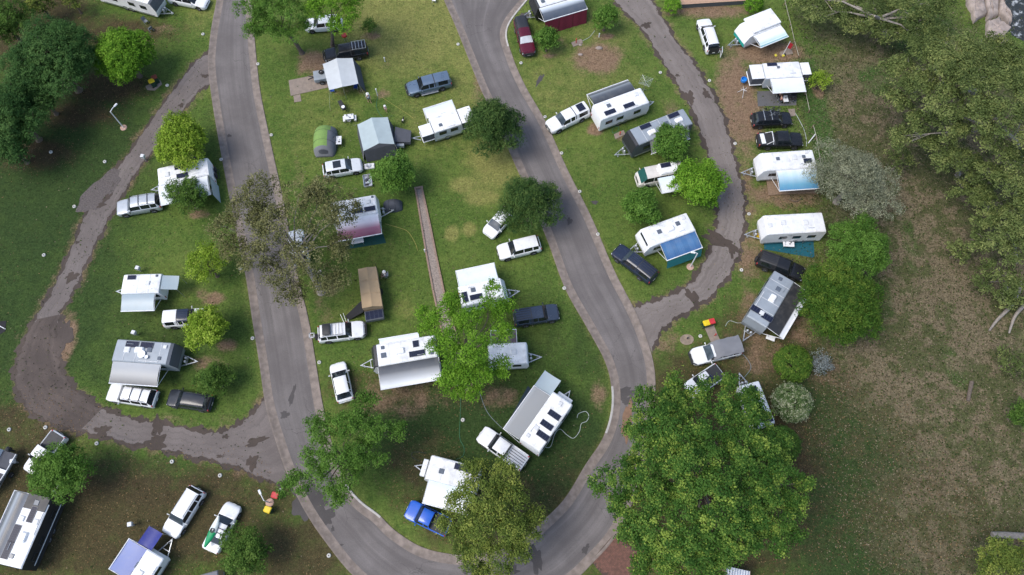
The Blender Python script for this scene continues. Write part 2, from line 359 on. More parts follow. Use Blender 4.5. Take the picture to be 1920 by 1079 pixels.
# ---- curves
def catmull(P, sub=8):
    P = [Vector(p) for p in P]; out = []
    for i in range(len(P) - 1):
        p0 = P[max(i - 1, 0)]; p1 = P[i]; p2 = P[i + 1]; p3 = P[min(i + 2, len(P) - 1)]
        for k in range(sub):
            t = k / sub; out.append(.5 * ((2 * p1) + (-p0 + p2) * t + (2 * p0 - 5 * p1 + 4 * p2 - p3) * t * t + (-p0 + 3 * p1 - 3 * p2 + p3) * t ** 3))
    return out + [P[-1]]
def normals2(C):
    out = []
    for i in range(len(C)):
        t = C[min(i + 1, len(C) - 1)] - C[max(i - 1, 0)]; t.z = 0; t.normalize(); out.append(Vector((-t.y, t.x, 0)))
    return out
def wob(i, seed, amp):                       # smooth pseudo random offset along a curve
    return amp * (math.sin(i * .37 + seed) + .7 * math.sin(i * .91 + seed * 2.3) + .35 * math.sin(i * 2.13 + seed * 3.1) + .2 * math.sin(i * 4.7 + seed)) / 2
def strip(A, B, z, cross=4):
    mb = MB(); n = cross + 1
    mb.uv = {}; run = 0.0; prev = None
    for a, b in zip(A, B):
        m_ = (a + b) / 2; run += (m_ - prev).length if prev else 0; prev = m_
        for k in range(n): p = a.lerp(b, k / cross); mb.uv[len(mb.v)] = (k / cross, run * .02); mb.v.append((p.x, p.y, z))
    for i in range(len(A) - 1):
        for k in range(cross): mb.f.append((i * n + k, i * n + k + 1, (i + 1) * n + k + 1, (i + 1) * n + k))
    return mb
def asphalt(name, ca, cb, patch, tracks=.0):
    m, nt, out = newmat(name); p = nd(nt, 'ShaderNodeBsdfPrincipled', _Roughness=.88)
    pos = nd(nt, 'ShaderNodeNewGeometry').outputs['Position']
    c = mixc(nt, mapr(nt, noise(nt, pos, .25, 6, .6), .3, .7), ca, cb)
    c = mixc(nt, mapr(nt, noise(nt, pos, 9, 4, .7), .3, .75, 0, .35), c, tuple(x * .55 for x in ca))
    c = mixc(nt, mapr(nt, noise(nt, pos, .9, 8, .72), .6, .72, 0, .5), c, patch)
    uv = nd(nt, 'ShaderNodeUVMap'); mp = nd(nt, 'ShaderNodeMapping'); mp.inputs['Scale'].default_value = (7, 1.6, 1); lk(nt, uv.outputs[0], mp.inputs[0])
    stz = noise(nt, mp.outputs[0], 1.0, 5, .6); c = mixc(nt, mapr(nt, stz, .42, .66, 0, .5), c, tuple(x * .68 for x in ca)); c = mixc(nt, mapr(nt, stz, .3, .42, .35, 0), c, tuple(min(1, x * 1.25) for x in cb))
    v = nd(nt, 'ShaderNodeTexVoronoi', feature='DISTANCE_TO_EDGE', _Scale=.32); 
    wv = nd(nt, 'ShaderNodeVectorMath', operation='ADD'); nz = nd(nt, 'ShaderNodeTexNoise', _Scale=1.1, _Detail=5); lk(nt, pos, nz.inputs['Vector'])
    lk(nt, pos, wv.inputs[0]); lk(nt, nz.outputs['Color'], wv.inputs[1]); lk(nt, wv.outputs[0], v.inputs['Vector'])
    ck = mth(nt, 'MULTIPLY', mth(nt, 'LESS_THAN', v.outputs['Distance'], .006), mapr(nt, noise(nt, pos, .2, 2), .5, .62, 0, .4))
    c = mixc(nt, ck, c, (.03, .026, .024))
    lk(nt, c, p.inputs['Base Color'])
    b = nd(nt, 'ShaderNodeBump', _Strength=.5, _Distance=.03); lk(nt, noise(nt, pos, 22, 4, .7), b.inputs['Height']); lk(nt, b.outputs[0], p.inputs['Normal'])
    lk(nt, p.outputs[0], out.inputs[0]); return m
ASPH = asphalt('asphalt', (.128, .114, .109), (.185, .167, .16), (.2, .172, .148))
TRACK = asphalt('track_seal', (.135, .113, .103), (.182, .155, .142), (.12, .098, .086))
TRACKL = asphalt('loop_seal', (.165, .14, .126), (.22, .19, .172), (.145, .12, .105))
MUD = asphalt('wet_mud', (.052, .039, .031), (.085, .063, .05), (.042, .032, .026))
GRAVEL = asphalt('brown_gravel', (.066, .05, .042), (.115, .088, .074), (.14, .12, .11))
KERB = mat('kerb_concrete', (.2, .165, .142), .9, 0, .28, 1.6, .4, 25, dirt=.75); KERBW = mat('kerb_paint', (.42, .4, .37), .8, 0, .12, 3, dirt=.35)

PAIRS = [((418,-70),(462,-70)),((408,0),(470,0)),((397,60),(475,60)),((392,120),(481,125)),((398,180),(488,180)),((412,265),(507,272)),((428,350),(524,350)),((446,440),(540,430)),((462,515),(557,520)),((475,600),(577,600)),
 ((488,680),(592,690)),((500,760),(604,762)),((520,830),(620,830)),((545,900),(643,899)),((575,960),(672,938)),((612,1015),(709,967)),((665,1079),(740,997)),((740,1135),(790,1028)),((850,1165),(850,1042)),((960,1150),(905,1040)),
 ((1060,1098),(975,1017)),((1110,1054),(1012,985)),((1156,1000),(1060,937)),((1192,920),(1100,872)),((1212,840),(1131,825)),((1224,770),(1147,775)),((1226,700),(1148,725)),((1212,640),(1135,675)),((1187,580),(1100,610)),((1150,508),(1060,538)),
 ((1108,410),(1023,438)),((1062,318),(968,310)),((1022,230),(930,225)),((985,165),(902,165)),((960,108),(880,110)),((950,55),(856,50)),((988,0),(834,0)),((1050,-70),(806,-70))]
OUT_E = catmull([G(*a) for a, b in PAIRS]); IN_E = catmull([G(*b) for a, b in PAIRS])
tag(strip(OUT_E, IN_E, .010, 6).build('road', ASPH), kind='structure')
def kerb(C, side, i0, i1, m, name, lift=0.0, gut=.8):
    """rolled kerb and gutter swept along an edge curve; side: +1 if the road lies to the left"""
    N = normals2(C); mb = MB()
    prof = [(gut, .018), (.2, .016), (.08, .085 + lift), (-.1, .09 + lift), (-.13, -.02)] if not lift else [(.098, .08), (.076, .087 + lift), (-.102, .09 + lift), (-.135, -.02)]
    k = len(prof)
    for i in range(i0, i1 + 1):
        for o, z in prof: q = C[i] + N[i] * (side * o); mb.v.append((q.x, q.y, z))
    for i in range(i1 - i0):
        for j in range(k - 1): mb.f.append((i * k + j, i * k + j + 1, (i + 1) * k + j + 1, (i + 1) * k + j))
    return tag(mb.build(name, m, smooth=40), kind='structure')
kerb(OUT_E, 1, 0, len(OUT_E) - 1, KERB, 'kerb'); kerb(IN_E, -1, 0, len(IN_E) - 1, KERB, 'kerb')
kerb(IN_E, -1, 13 * 8, 15 * 8 + 1, KERBW, 'painted_kerb', .004); kerb(IN_E, -1, 24 * 8 + 2, 26 * 8, KERBW, 'painted_kerb', .004)
kerb(OUT_E, 1, 34 * 8 + 3, 37 * 8, KERBW, 'painted_kerb', .004)

TRACK_EDGES = []
def track(Lp, Rp, name, seed, verge=.9, m=TRACK, vm=MUD, dz=0.0):
    A = catmull([G(*p) for p in Lp], 10); B = catmull([G(*p) for p in Rp], 10)
    n = max(len(A), len(B))
    def res(C):
        return [C[min(len(C) - 1, int(i * (len(C) - 1) / (n - 1)))].lerp(C[min(len(C) - 1, int(i * (len(C) - 1) / (n - 1)) + 1)], (i * (len(C) - 1) / (n - 1)) % 1) for i in range(n)]
    A, B = res(A), res(B)
    n2 = n * 3
    A = [A[int(i / 3)].lerp(A[min(n - 1, int(i / 3) + 1)], (i % 3) / 3) for i in range(n2)]; B = [B[int(i / 3)].lerp(B[min(n - 1, int(i / 3) + 1)], (i % 3) / 3) for i in range(n2)]
    def off(C, D, base, amp, sd):
        out = []
        for i, (a, b) in enumerate(zip(C, D)):
            d = (a - b).normalized(); w = base + wob(i * .7, sd, amp)
            if sd > 50 and w < .05: w = .05
            out.append(a + d * w)
        return out
    TRACK_EDGES.extend([(p.x, p.y) for p in A[::2]] + [(p.x, p.y) for p in B[::2]])
    tag(strip(off(A, B, verge * .5, .42, seed + 60), off(B, A, verge * .5, .42, seed + 71), .004 + dz * .25, 5).build(name + '_verge', vm), kind='structure')
    tag(strip(off(A, B, -.05, .22, seed), off(B, A, -.05, .22, seed + 9), .014 + dz, 5).build(name, m), kind='structure')
track([(402,92),(366,118),(333,160),(303,200),(268,250),(232,302),(196,338),(162,400),(140,455),(104,535),(66,600),(50,640)],
      [(404,150),(372,172),(338,215),(304,262),(272,300),(246,338),(218,385),(192,432),(162,492),(138,545),(112,590),(100,640)], 'side_track', 1.3, .7)
track([(66,600),(38,660),(30,715),(58,770),(112,798),(160,812)], [(112,590),(104,640),(114,690),(140,730),(188,765),(215,776)], 'gravel_bend', 4.2, .9, GRAVEL, MUD, .002)
track([(190,768),(250,787),(304,796),(388,812),(430,806),(468,782),(498,748)], [(152,806),(214,824),(304,842),(365,856),(439,874),(500,900),(541,905)], 'lower_track', 7.7, .8, dz=.004)
track([(1130,-40),(1152,0),(1172,22),(1210,62),(1240,110),(1272,160),(1296,200),(1320,262),(1338,320),(1346,370),(1346,407),(1342,440),(1331,474),(1297,530),(1249,558),(1205,572),(1186,580)],
      [(1205,-40),(1222,0),(1238,28),(1270,82),(1296,112),(1316,145),(1345,195),(1366,255),(1378,305),(1391,352),(1395,392),(1388,460),(1367,512),(1326,560),(1270,594),(1238,622),(1222,660)], 'loop_track', 12.1, .75, TRACKL)

# worn soil beside the tracks and kerbs goes into the ground's own soil and dry grass zones
def near(pts, X, Y, reach):
    sel = (np.abs(X) < 80) & (Y > -6) & (Y < 90); d = np.full(len(X), 99.0); xs, ys = X[sel], Y[sel]; dd = np.full(len(xs), 99.0)
    for px_, py_ in pts: dd = np.minimum(dd, (xs - px_) ** 2 + (ys - py_) ** 2)
    d[sel] = np.sqrt(dd); return np.clip(1 - d / reach, 0, 1)
gme = ground.data
for zn, pts, reach, st in (('bare', TRACK_EDGES, 2.0, .62), ('dry', [(p.x, p.y) for p in IN_E + OUT_E], 1.8, .6)):
    cur = np.zeros(len(co), dtype=np.float32); gme.attributes[zn].data.foreach_get('value', cur)
    gme.attributes[zn].data.foreach_set('value', np.maximum(cur, (st * near(pts, co[:, 0], co[:, 1], reach)).astype(np.float32)))
def blob(px, py, rx, ry, rot, seed, z, name, m, amp=.28, n=40):
    c = G(px, py); a = rx * mpp(px, py); b = ry * mpp(px, py); mb = MB(); P = []
    for i in range(n):
        q = 2 * math.pi * i / n; k = 1 + amp * (math.sin(q * 3 + seed) + .8 * math.sin(q * 5 + seed * 1.7) + .6 * math.sin(q * 9 + seed * 2.9)) * .6
        x, y = a * k * math.cos(q), b * k * math.sin(q); cr, sr = math.cos(rot), math.sin(rot)
        P.append((c.x + x * cr - y * sr, c.y + x * sr + y * cr))
    mb.add([(c.x, c.y, z)] + [(x, y, z) for x, y in P], [(0, 1 + i, 1 + (i + 1) % n) for i in range(n)])
    return tag(mb.build(name, m), kind='structure')
TAR = asphalt('tar_patch', (.062, .055, .053), (.092, .083, .08), (.11, .095, .085))
for k, (x, y, a, b, r) in enumerate([(1212,48,9,7,.4),(1350,452,34,12,-.5),(1324,176,6,11,.3),(1292,183,10,14,.2),(1300,560,9,22,.5),(1270,142,4,3,0),(1328,180,4,7,.5),(1372,470,6,14,0),
        (295,800,10,18,.2),(294,830,18,14,0),(192,808,14,10,.2),(480,828,20,7,.4),(423,819,6,4,0),(473,868,10,14,.1),(412,856,6,3,0),(190,385,8,5,.5),(200,372,5,12,-.6),(145,455,4,3,0),(135,520,12,9,.6),(340,198,4,5,0),(385,143,8,4,0)]):
    blob(x, y, a, b, r, k * 1.9, .0205 + k * .0005, 'mud_patch', MUD, .34)
for k, (x, y, a, b, r) in enumerate([(575,938,30,32,.6),(605,968,22,18,-.5),(534,778,8,7,0),(1170,738,20,10,.4),(1180,752,14,9,.2),(1005,1048,10,26,.2),(955,1070,18,8,.1),(640,1022,4,2,0),(624,992,3,5,0),(985,30,10,8,0),(880,1066,16,9,.0),(1098,1030,5,10,-.6),
        (1012,150,4,14,-.5),(1068,415,5,7,0),(548,742,4,20,-.15),(1115,380,6,4,0),(430,255,4,3,0)]):
    blob(x, y, a, b, r, 3 + k * 2.3, .0145 + k * .0004, 'tar_patch', TAR, .3)
blob(1176,790,9,38,-.18,4.4,.0185,'clay_smear',mat('clay',(.2,.12,.075),.9,0,.2,2),.2)
blob(187,360,24,52,-.55,2.2,.019,'gravel_patch',mat('loose_gravel',(.1,.085,.08),.95,0,.3,6,.8,20),.14)
blob(118,632,16,34,0,1.1,.017,'gravel_patch',GRAVEL,.3)

def polysheet(name, pts, z0, z1, m, kind='structure'):
    o = MB().slab([tuple(G(x, y, z1)[:2]) for x, y in pts], z0, z1).build(name, m); tag(o, kind=kind); return o
# brick paving at the lower right, its bricks laid one by one
BRICK = mat('paving_brick', (.15, .075, .055), .9, 0, .3, 3.5, .4, 30); MORTAR = mat('paving_sand', (.075, .05, .04), .95)
pv = polysheet('brick_paving', [(1150,1003),(1196,1035),(1205,1110),(1155,1110),(1108,1052)], -.02, .03, MORTAR)
br = None; c0 = G(1150,1003,.03); ax = (G(1108,1052,.03) - c0).normalized(); ay = Vector((ax.y, -ax.x, 0)) * (1 if Vector((ax.y, -ax.x, 0)).dot(G(1196,1035) - c0) > 0 else -1)
bm_ = MB().box((0, 0, .012), (.29, .14, .024), ch=.006).mesh('brick'); bm_.materials.append(BRICK)
poly = [G(*p, .03) for p in [(1150,1003),(1196,1035),(1205,1110),(1155,1110),(1108,1052)]]
def inside(p, poly):
    c = False; j = len(poly) - 1
    for i in range(len(poly)):
        if (poly[i].y > p.y) != (poly[j].y > p.y) and p.x < (poly[j].x - poly[i].x) * (p.y - poly[i].y) / (poly[j].y - poly[i].y) + poly[i].x: c = not c
        j = i
    return c
nb = 0
for i in range(-2, 30):
    for j in range(-2, 40):
        q = c0 + ax * (.3 * i + (.15 if j % 2 else 0) + .15) + ay * (.15 * j + .08)
        if nb < 300 and all(inside(q + Vector((math.cos(t), math.sin(t), 0)) * .14, poly) for t in (0, 1.57, 3.14, 4.71)):
            b = bpy.data.objects.new('brick', bm_); COL.objects.link(b); b.parent = pv; b.location = (q.x, q.y, .028 + random.uniform(0, .006)); b.rotation_euler[2] = math.atan2(ax.y, ax.x); nb += 1
# rock bank and water in the far right corner
WATER, nt, out = newmat('river_water')
p = nd(nt, 'ShaderNodeBsdfPrincipled', _Roughness=.12); pos = nd(nt, 'ShaderNodeNewGeometry').outputs['Position']
lk(nt, mixc(nt, mapr(nt, noise(nt, pos, 1.1, 7, .7), .52, .66), (.03, .032, .028), (.42, .44, .45)), p.inputs['Base Color'])
b = nd(nt, 'ShaderNodeBump', _Strength=.6, _Distance=.1); lk(nt, noise(nt, pos, 2.5, 6), b.inputs['Height']); lk(nt, b.outputs[0], p.inputs['Normal']); lk(nt, p.outputs[0], out.inputs[0])
polysheet('water', [(1852,-60),(1872,-10),(1888,30),(1896,66),(1925,80),(2100,130),(2150,-60)], -.5, .012, WATER)
ROCK = mat('river_rock', (.3, .25, .22), .95, 0, .3, 1.1, .9, 5)
def rock_slab(pts, h, seed):
    P = [G(x, y) for x, y in pts]; c = sum(P, Vector()) / len(P); rnd = random.Random(seed); mb = MB(); rings = []
    D = []
    for i in range(len(P)):
        for k in range(4): D.append(P[i].lerp(P[(i + 1) % len(P)], k / 4) + Vector((rnd.uniform(-.2, .2), rnd.uniform(-.2, .2), 0)))
    n = len(D)
    for s, z in ((1, -.1), (.97, h * .6), (.9, h), (.6, h * 1.1), (.3, h * 1.05)):
        for d in D: q = c + (d - c) * s; mb.v.append((q.x, q.y, z + (rnd.uniform(-.12, .12) if z > 0 else 0)))
    mb.v.append((c.x, c.y, h * 1.1))
    for r in range(4):
        for i in range(n): mb.f.append((r * n + i, r * n + (i + 1) % n, (r + 1) * n + (i + 1) % n, (r + 1) * n + i))
    for i in range(n): mb.f.append((4 * n + i, 4 * n + (i + 1) % n, 5 * n))
    return mb.build('rock', ROCK, smooth=50)
for i, (pts, h, lab) in enumerate([([(1803,-30),(1836,-30),(1845,34),(1824,44),(1812,12)], .7, 'pale flat rock shelf furthest from the water, left of the cracks'),
        ([(1838,-30),(1862,-30),(1868,30),(1850,42),(1846,20)], .8, 'middle flat rock shelf on the river bank'), ([(1846,45),(1868,36),(1890,58),(1880,78),(1845,70)], .6, 'lower rock shelf of the river bank just above the treetops'),
        ([(1864,-25),(1878,14),(1892,46),(1886,52),(1870,32)], .9, 'whitish broken rock rim along the dark water')]):
    tag(rock_slab(pts, h, i), lab, 'rock', 'rock shelves by the river')

# ================================================================== VEHICLES
KINDS = dict(   # H, belt profile, windscreen base/top, roof end, rear glass base, pillars, W
 suv=dict(H=1.78, W=1.9, belt=[(0,.72),(.03,.9),(.24,1.06),(.5,1.1),(.96,1.12),(1,.98)], ws=(.27,.385), re=.925, rb=.985, pil=(.565,.78), gc=.3),
 wagon=dict(H=1.62, W=1.84, belt=[(0,.66),(.03,.8),(.24,.96),(.5,1.0),(.96,1.02),(1,.88)], ws=(.25,.395), re=.9, rb=.98, pil=(.56,.77), gc=.24),
 hatch=dict(H=1.5, W=1.78, belt=[(0,.62),(.04,.76),(.22,.92),(.5,.96),(.95,1.0),(1,.82)], ws=(.235,.41), re=.84, rb=.955, pil=(.58,.78), gc=.2),
 sedan=dict(H=1.46, W=1.82, belt=[(0,.6),(.04,.74),(.25,.9),(.5,.93),(.82,.97),(.98,.93),(1,.8)], ws=(.275,.42), re=.71, rb=.83, pil=(.56,.73), gc=.2),
 ute=dict(H=1.82, W=1.9, belt=[(0,.78),(.03,.96),(.24,1.1),(.5,1.12),(.98,1.14),(1,1.05)], ws=(.26,.36), re=.605, rb=.63, pil=(.475,.595), gc=.34),
 van=dict(H=2.15, W=1.92, belt=[(0,.8),(.02,1.05),(.05,1.2),(.5,1.28),(.985,1.28),(1,1.2)], ws=(.05,.165), re=.965, rb=.992, pil=(.31,.62), gc=.26),
)
def interp(P, s):
    for (a, u), (b, v) in zip(P[:-1], P[1:]):
        if s <= b: return u + (v - u) * (s - a) / (b - a)
    return P[-1][1]
def wheel(parent, x, y, r, w=.23, name='wheel', rim=ALLOY):
    sg = 1 if y > 0 else -1
    t = MB().lathe([(r * .58, -w / 2), (r * .9, -w / 2), (r, -w * .32), (r, w * .32), (r * .9, w / 2), (r * .58, w / 2)], (x, y, r), 'y', 18).build(name, RUBBER, parent, 40)
    m = MB().lathe([(r * .6, sg * w * .42), (r * .55, sg * w * .3), (r * .2, sg * w * .34), (r * .16, sg * w * .48), (0.001, sg * w * .5)], (x, y, r), 'y', 14)
    for k in range(5):
        q = k * 1.2566; m.tube([(x + r * .15 * math.cos(q), y + sg * w * .42, r + r * .15 * math.sin(q)), (x + r * .56 * math.cos(q), y + sg * w * .44, r + r * .56 * math.sin(q))], r * .08, 4)
    m.build('rim', rim, t, 40)
def solar_panel(parent, c, lx, ly, rz=0.0, name='solar_panel'):
    o = MB().box((c[0], c[1], c[2] + .02), (lx, ly, .04), rz, .006).build(name, mat('solar_frame', (.13, .135, .145), .4, .5), parent)
    cr, sr = math.cos(rz), math.sin(rz); mb = MB(); P = [(-1, -1), (1, -1), (1, 1), (-1, 1)]
    mb.sheet([[(c[0] + x * cr - y * sr, c[1] + x * sr + y * cr, c[2] + .044) for x, y in ((-lx / 2 + .03, sy), (lx / 2 - .03, sy))] for sy in (-ly / 2 + .03, ly / 2 - .03)])
    mb.build('cell_sheet', SOLAR, o); return o
def car(label, front, rear, kind='suv', col=WHITE, cat='car', canopy=None, tonneau=None, roofcol=None, extras=(), zref=.75, L=None, name=None, rim=ALLOY, glass=GLASS):
    K = KINDS[kind]; a, b = G(*front, zref), G(*rear, zref); d = a - b; LL = L or max(4.0, min(5.5, d.length)); c = (a + b) / 2
    if L: c = a - d.normalized() * (L / 2)
    T = thing(name or {'ute': 'pickup_truck', 'van': 'campervan', 'hatch': 'hatchback_car', 'sedan': 'sedan_car'}.get(kind, 'wagon_car'), label, cat, (c.x, c.y, 0), math.atan2(d.y, d.x))
    L = LL; W = K['W']; H = K['H']; wb, wt = K['ws']; re, rb = K['re'], K['rb']
    if canopy: re, rb = .965, .985
    r = .38 if kind in ('suv', 'ute') else .34
    xf, xr = L / 2 - .175 * L - .02, -L / 2 + (.23 if kind == 'ute' else .2) * L
    st = set(np.linspace(0, 1, 25)) | {.012, .03, wb, wt, re, rb} | {p for p in K['pil']} | {p + .018 for p in K['pil']}
    if kind == 'ute': st |= {.615, .632, .66, .975} | ({.7, .92} if canopy else set())
    for xa in (xf, xr):
        for q in (-1, -.85, -.5, 0, .5, .85, 1): st.add((L / 2 - (xa + q * (r + .06))) / L)
    S = []
    for s in sorted(st):
        if 0 <= s <= 1 and (not S or s - S[-1] > .006): S.append(s)
        elif s in (wb, wt, re, rb): S[-1] = s
    def ring(s):
        x = L / 2 - s * L; f = 1.0
        if s < .1: f = 1 - .2 * (1 - s / .1) ** 2
        if s > .94: f = 1 - .1 * ((s - .94) / .06) ** 2
        w = W / 2 * f; zb = K['gc'] + (.12 if s < .02 or s > .985 else 0)
        for xa in (xf, xr):
            if abs(x - xa) < r + .06: zb = max(zb, r + math.sqrt(max(0, (r + .06) ** 2 - (x - xa) ** 2)))
        be = interp(K['belt'], s); zb = min(zb, be - .16)
        p = [(w * .94, zb), (w * .985, zb + .06), (w, (zb + .06 + be) / 2), (w * .985, be - .07), (w * .945, be)]
        if wb <= s <= rb:
            t = (s - wb) / (wt - wb) if s < wt else ((rb - s) / (rb - re) if s > re else 1.0)
            arch = .05 * (((s - (wt + re) / 2) / ((re - wt) / 2)) ** 2) if wt <= s <= re else .05
            zr = be + .03 + (H - arch - be - .03) * t; tw = w * .87 * (1 - t) + (W / 2 * (.83 if kind == 'van' else .745)) * t
            p += [(w * .92, be + .018), (tw, zr - .09 * t), (tw - .1 * t - .02, zr - .015), (tw * .5, zr + .02), (0, zr + .03)]
        else:
            tub = kind == 'ute' and s > rb
            p += [(w * .9, be + .018)] + ([(w * .86, be - .03), (w * .6, be - .03), (w * .4, be - .03), (0, be - .03)] if tub else [(w * .72, be + .04), (w * .5, be + .055), (w * .3, be + .062), (0, be + .065)])
        return [(x, y, z) for y, z in p]
    RG = [ring(s) for s in S]; parts = {}
    for i in range(len(S) - 1):
        s0, s1 = S[i], S[i + 1]; sm = (s0 + s1) / 2
        for k in range(9):
            key = 'body'
            if k >= 6 and wb <= sm <= wt: key = 'windscreen'
            elif k >= 6 and re <= sm <= rb and not (canopy and False): key = 'rear_window'
            elif wt < sm < re and k >= 5 and not (canopy and sm > .615) and k >= 6: key = 'roof'
            if k == 5 and wt - .06 <= sm <= re and not (canopy and sm > .605):
                bl = K['pil']
                if not any(q <= sm <= q + .018 for q in bl): key = ('front_side_window' if sm < bl[0] else 'rear_side_window' if sm < bl[1] else 'cargo_window')
            if canopy and sm > .632 and k >= 5: key = 'canopy' if not (k == 5 and .7 < sm < .92) else 'canopy_window'
            if canopy and .615 <= sm <= .632 and k >= 5: key = 'gap_seal'
            if kind == 'ute' and not canopy and rb < sm < .975 and k >= 6: key = 'tonneau'
            for sg in (1, -1):
                q = [RG[i][k], RG[i][k + 1], RG[i + 1][k + 1], RG[i + 1][k]]; q = [(x, sg * y, z) for x, y, z in q]
                if sg < 0: q = q[::-1]
                kk = key if k >= 6 or 'window' not in key else (key, sg)
                parts.setdefault(kk, []).append(q)
    for end, rg in ((0, RG[0]), (1, RG[-1])):
        P = rg + [(x, -y, z) for x, y, z in rg[-2::-1]]; parts['body'].append(P[::-1] if end == 0 else P)
    mats = dict(body=col, roof=roofcol or col, windscreen=glass, rear_window=GLASS, canopy=canopy or col, gap_seal=PLASTIC, tonneau=tonneau or PLASTIC)
    O = {}
    for k, q in parts.items():
        nm = k if isinstance(k, str) else k[0]
        O[nm] = MB().quads(q).build(nm, mats.get(nm, GLASS), T, 38)
    MB().box((0, 0, .5), (L * .9, W * .8, .42)).build('underbody', PLASTIC, T)
    for x in (xf, xr):
        for sg in (1, -1): wheel(T, x, sg * (W / 2 - .1), r, .24, rim=rim)
    zb = interp(K['belt'], .03)
    for sg in (1, -1):
        MB().box((L / 2 - .2, sg * W * .37, zb - .16), (.3, .3, .17), -sg * .35, .04).build('headlight', HEADL, T)
        MB().box((-L / 2 + .1, sg * W * .425, interp(K['belt'], .97) - .18), (.17, .16, .34 if kind != 'sedan' else .18), 0, .03).build('tail_light', TAIL, T)
        xm = L / 2 - (wb + .06) * L; zm = interp(K['belt'], .3) + .05
        MB().tube([(xm, sg * W * .46, zm), (xm, sg * (W / 2 + .06), zm + .02)], .025, 5).box((xm, sg * (W / 2 + .13), zm + .05), (.1, .22, .16), 0, .03).build('mirror', col if col is not SILVER else PLASTIC, T)
    MB().box((L / 2 - .03, 0, zb - .2), (.07, W * .5, .2), 0, .02).build('grille', PLASTIC, T)
    MB().box((L / 2 + .0, 0, .47), (.12, W * .74, .2), 0, .04).build('front_bumper', PLASTIC if kind in ('ute', 'suv') else col, T)
    MB().box((-L / 2 + .01, 0, .5), (.14, W * .8, .2), 0, .04).build('rear_bumper', PLASTIC if kind in ('ute', 'suv') else col, T)
    MB().box((-L / 2 - .07, 0, .62), (.02, .36, .12)).build('number_plate', PLATE, T); MB().box((L / 2 + .07, 0, .5), (.02, .36, .11)).build('number_plate', PLATE, T)
    for sg in (.25, -.3): MB().tube([(L / 2 - (wb + .005) * L, sg * W, interp(K['belt'], wb) + .065), (L / 2 - (wb + .035) * L, (sg + .2) * W * .8, interp(K['belt'], wb) + .24)], .012, 4).build('wiper', PLASTIC, T)
    xrf, xrb = L / 2 - (wt + .04) * L, L / 2 - ((.58 if kind == 'ute' else re - .03)) * L; zr = H
    for e in extras:
        if e == 'rails':
            for sg in (1, -1): MB().tube([(xrf, sg * W * .335, zr - .06), (xrf - .12, sg * W * .335, zr + .05), (xrb + .12, sg * W * .335, zr + .05), (xrb, sg * W * .335, zr - .06)], .022, 6).build('roof_rail', CHROME if col is SILVER else PLASTIC, T)
        if e == 'bars':
            for t in (.3, .72): 
                x = xrf + (xrb - xrf) * t; MB().box((x, 0, zr + .08), (.07, W * .76, .035), 0, .01).box((x, W * .33, zr + .02), (.08, .06, .12)).box((x, -W * .33, zr + .02), (.08, .06, .12)).build('roof_bar', PLASTIC if col is not BLACK else CHROME, T)
        if e == 'sunroof': MB().box(((xrf + xrb) / 2 + .2, 0, zr + .03), ((xrf - xrb) * .46, W * .5, .06), 0, .02).build('sunroof', GLASS, T)
        if e == 'basket':
            x0, x1 = xrf - .1, xrb + .15; m = MB()
            for sg in (1, -1): m.tube([(x0, sg * W * .36, zr + .16), (x1, sg * W * .36, zr + .16)], .025, 5)
            for k in range(7): x = x0 + (x1 - x0) * k / 6; m.tube([(x, -W * .36, zr + .13), (x, W * .36, zr + .13)], .018, 5)
            for x in (x0, x1):
                for sg in (1, -1): m.tube([(x, sg * W * .34, zr - .08), (x, sg * W * .36, zr + .16)], .02, 5)
            bk = m.build('roof_basket', PLASTIC, T)
            MB().box((x1 + (x0 - x1) * .22, 0, zr + .25), ((x0 - x1) * .4, W * .66, .14), 0, .04).build('roof_bag', PLASTIC, T, 40)
        if e == 'spare':
            MB().lathe([(.12, -.12), (.34, -.12), (.36, 0), (.34, .1), (.1, .12)], (-L / 2 - .16, -.3, .95), 'x', 18).build('spare_wheel', RUBBER, T, 40)
        if e == 'bullbar':
            m = MB()
            for z in (.55, .82, 1.0): m.tube([(L / 2 - .22, -W * .46, z), (L / 2 + .16, -W * .33, z), (L / 2 + .16, W * .33, z), (L / 2 - .22, W * .46, z)], .04, 6)
            for y in (-.35, .35): m.box((L / 2 + .12, y, .74), (.08, .08, .6), 0, .02)
            m.build('bull_bar', PLASTIC if col is not BLACK else PLASTIC, T)
        if e == 'solar': solar_panel(T, (-L / 2 + .19 * L, 0, zr + .03), .9, 1.05)
        if e == 'tubsolar': solar_panel(T, (-.05 * L, .35, zr + .05), .9, .8, .2)
        if e == 'ribs':
            x0, x1, zz = -L / 2 + .12, -L / 2 + .36 * L, (H + .012 if canopy else interp(K['belt'], .8) - .02)
            for k in range(5): MB().box(((x0 + x1) / 2, (k - 2) * .27, zz + .01), (x1 - x0, .05, .05), 0, .01).build('cover_rib', PLASTIC if (tonneau or canopy or col) is not PLASTIC else GREYB, T)
        if e == 'roofribs':
            for k in range(5): MB().box(((xrf + xrb) / 2, (k - 2) * .22, zr + .03), (xrf - xrb, .035, .03), 0, .008).build('roof_rib', GREYB, T)
        if e == 'crack':
            for sg in (1, -1): MB().tube([(-L / 2 + .1, sg * W * .34, zr + .03), (-L / 2 + .34 * L, sg * W * .34, zr + .06)], .028, 5).build('canopy_rail', CHROME, T)
            for k in range(5): x = -L / 2 + .12 + k * .33 * L / 4.4; MB().box((x, 0, zr + .05), (.05, W * .68, .03)).build('canopy_bar', CHROME, T)
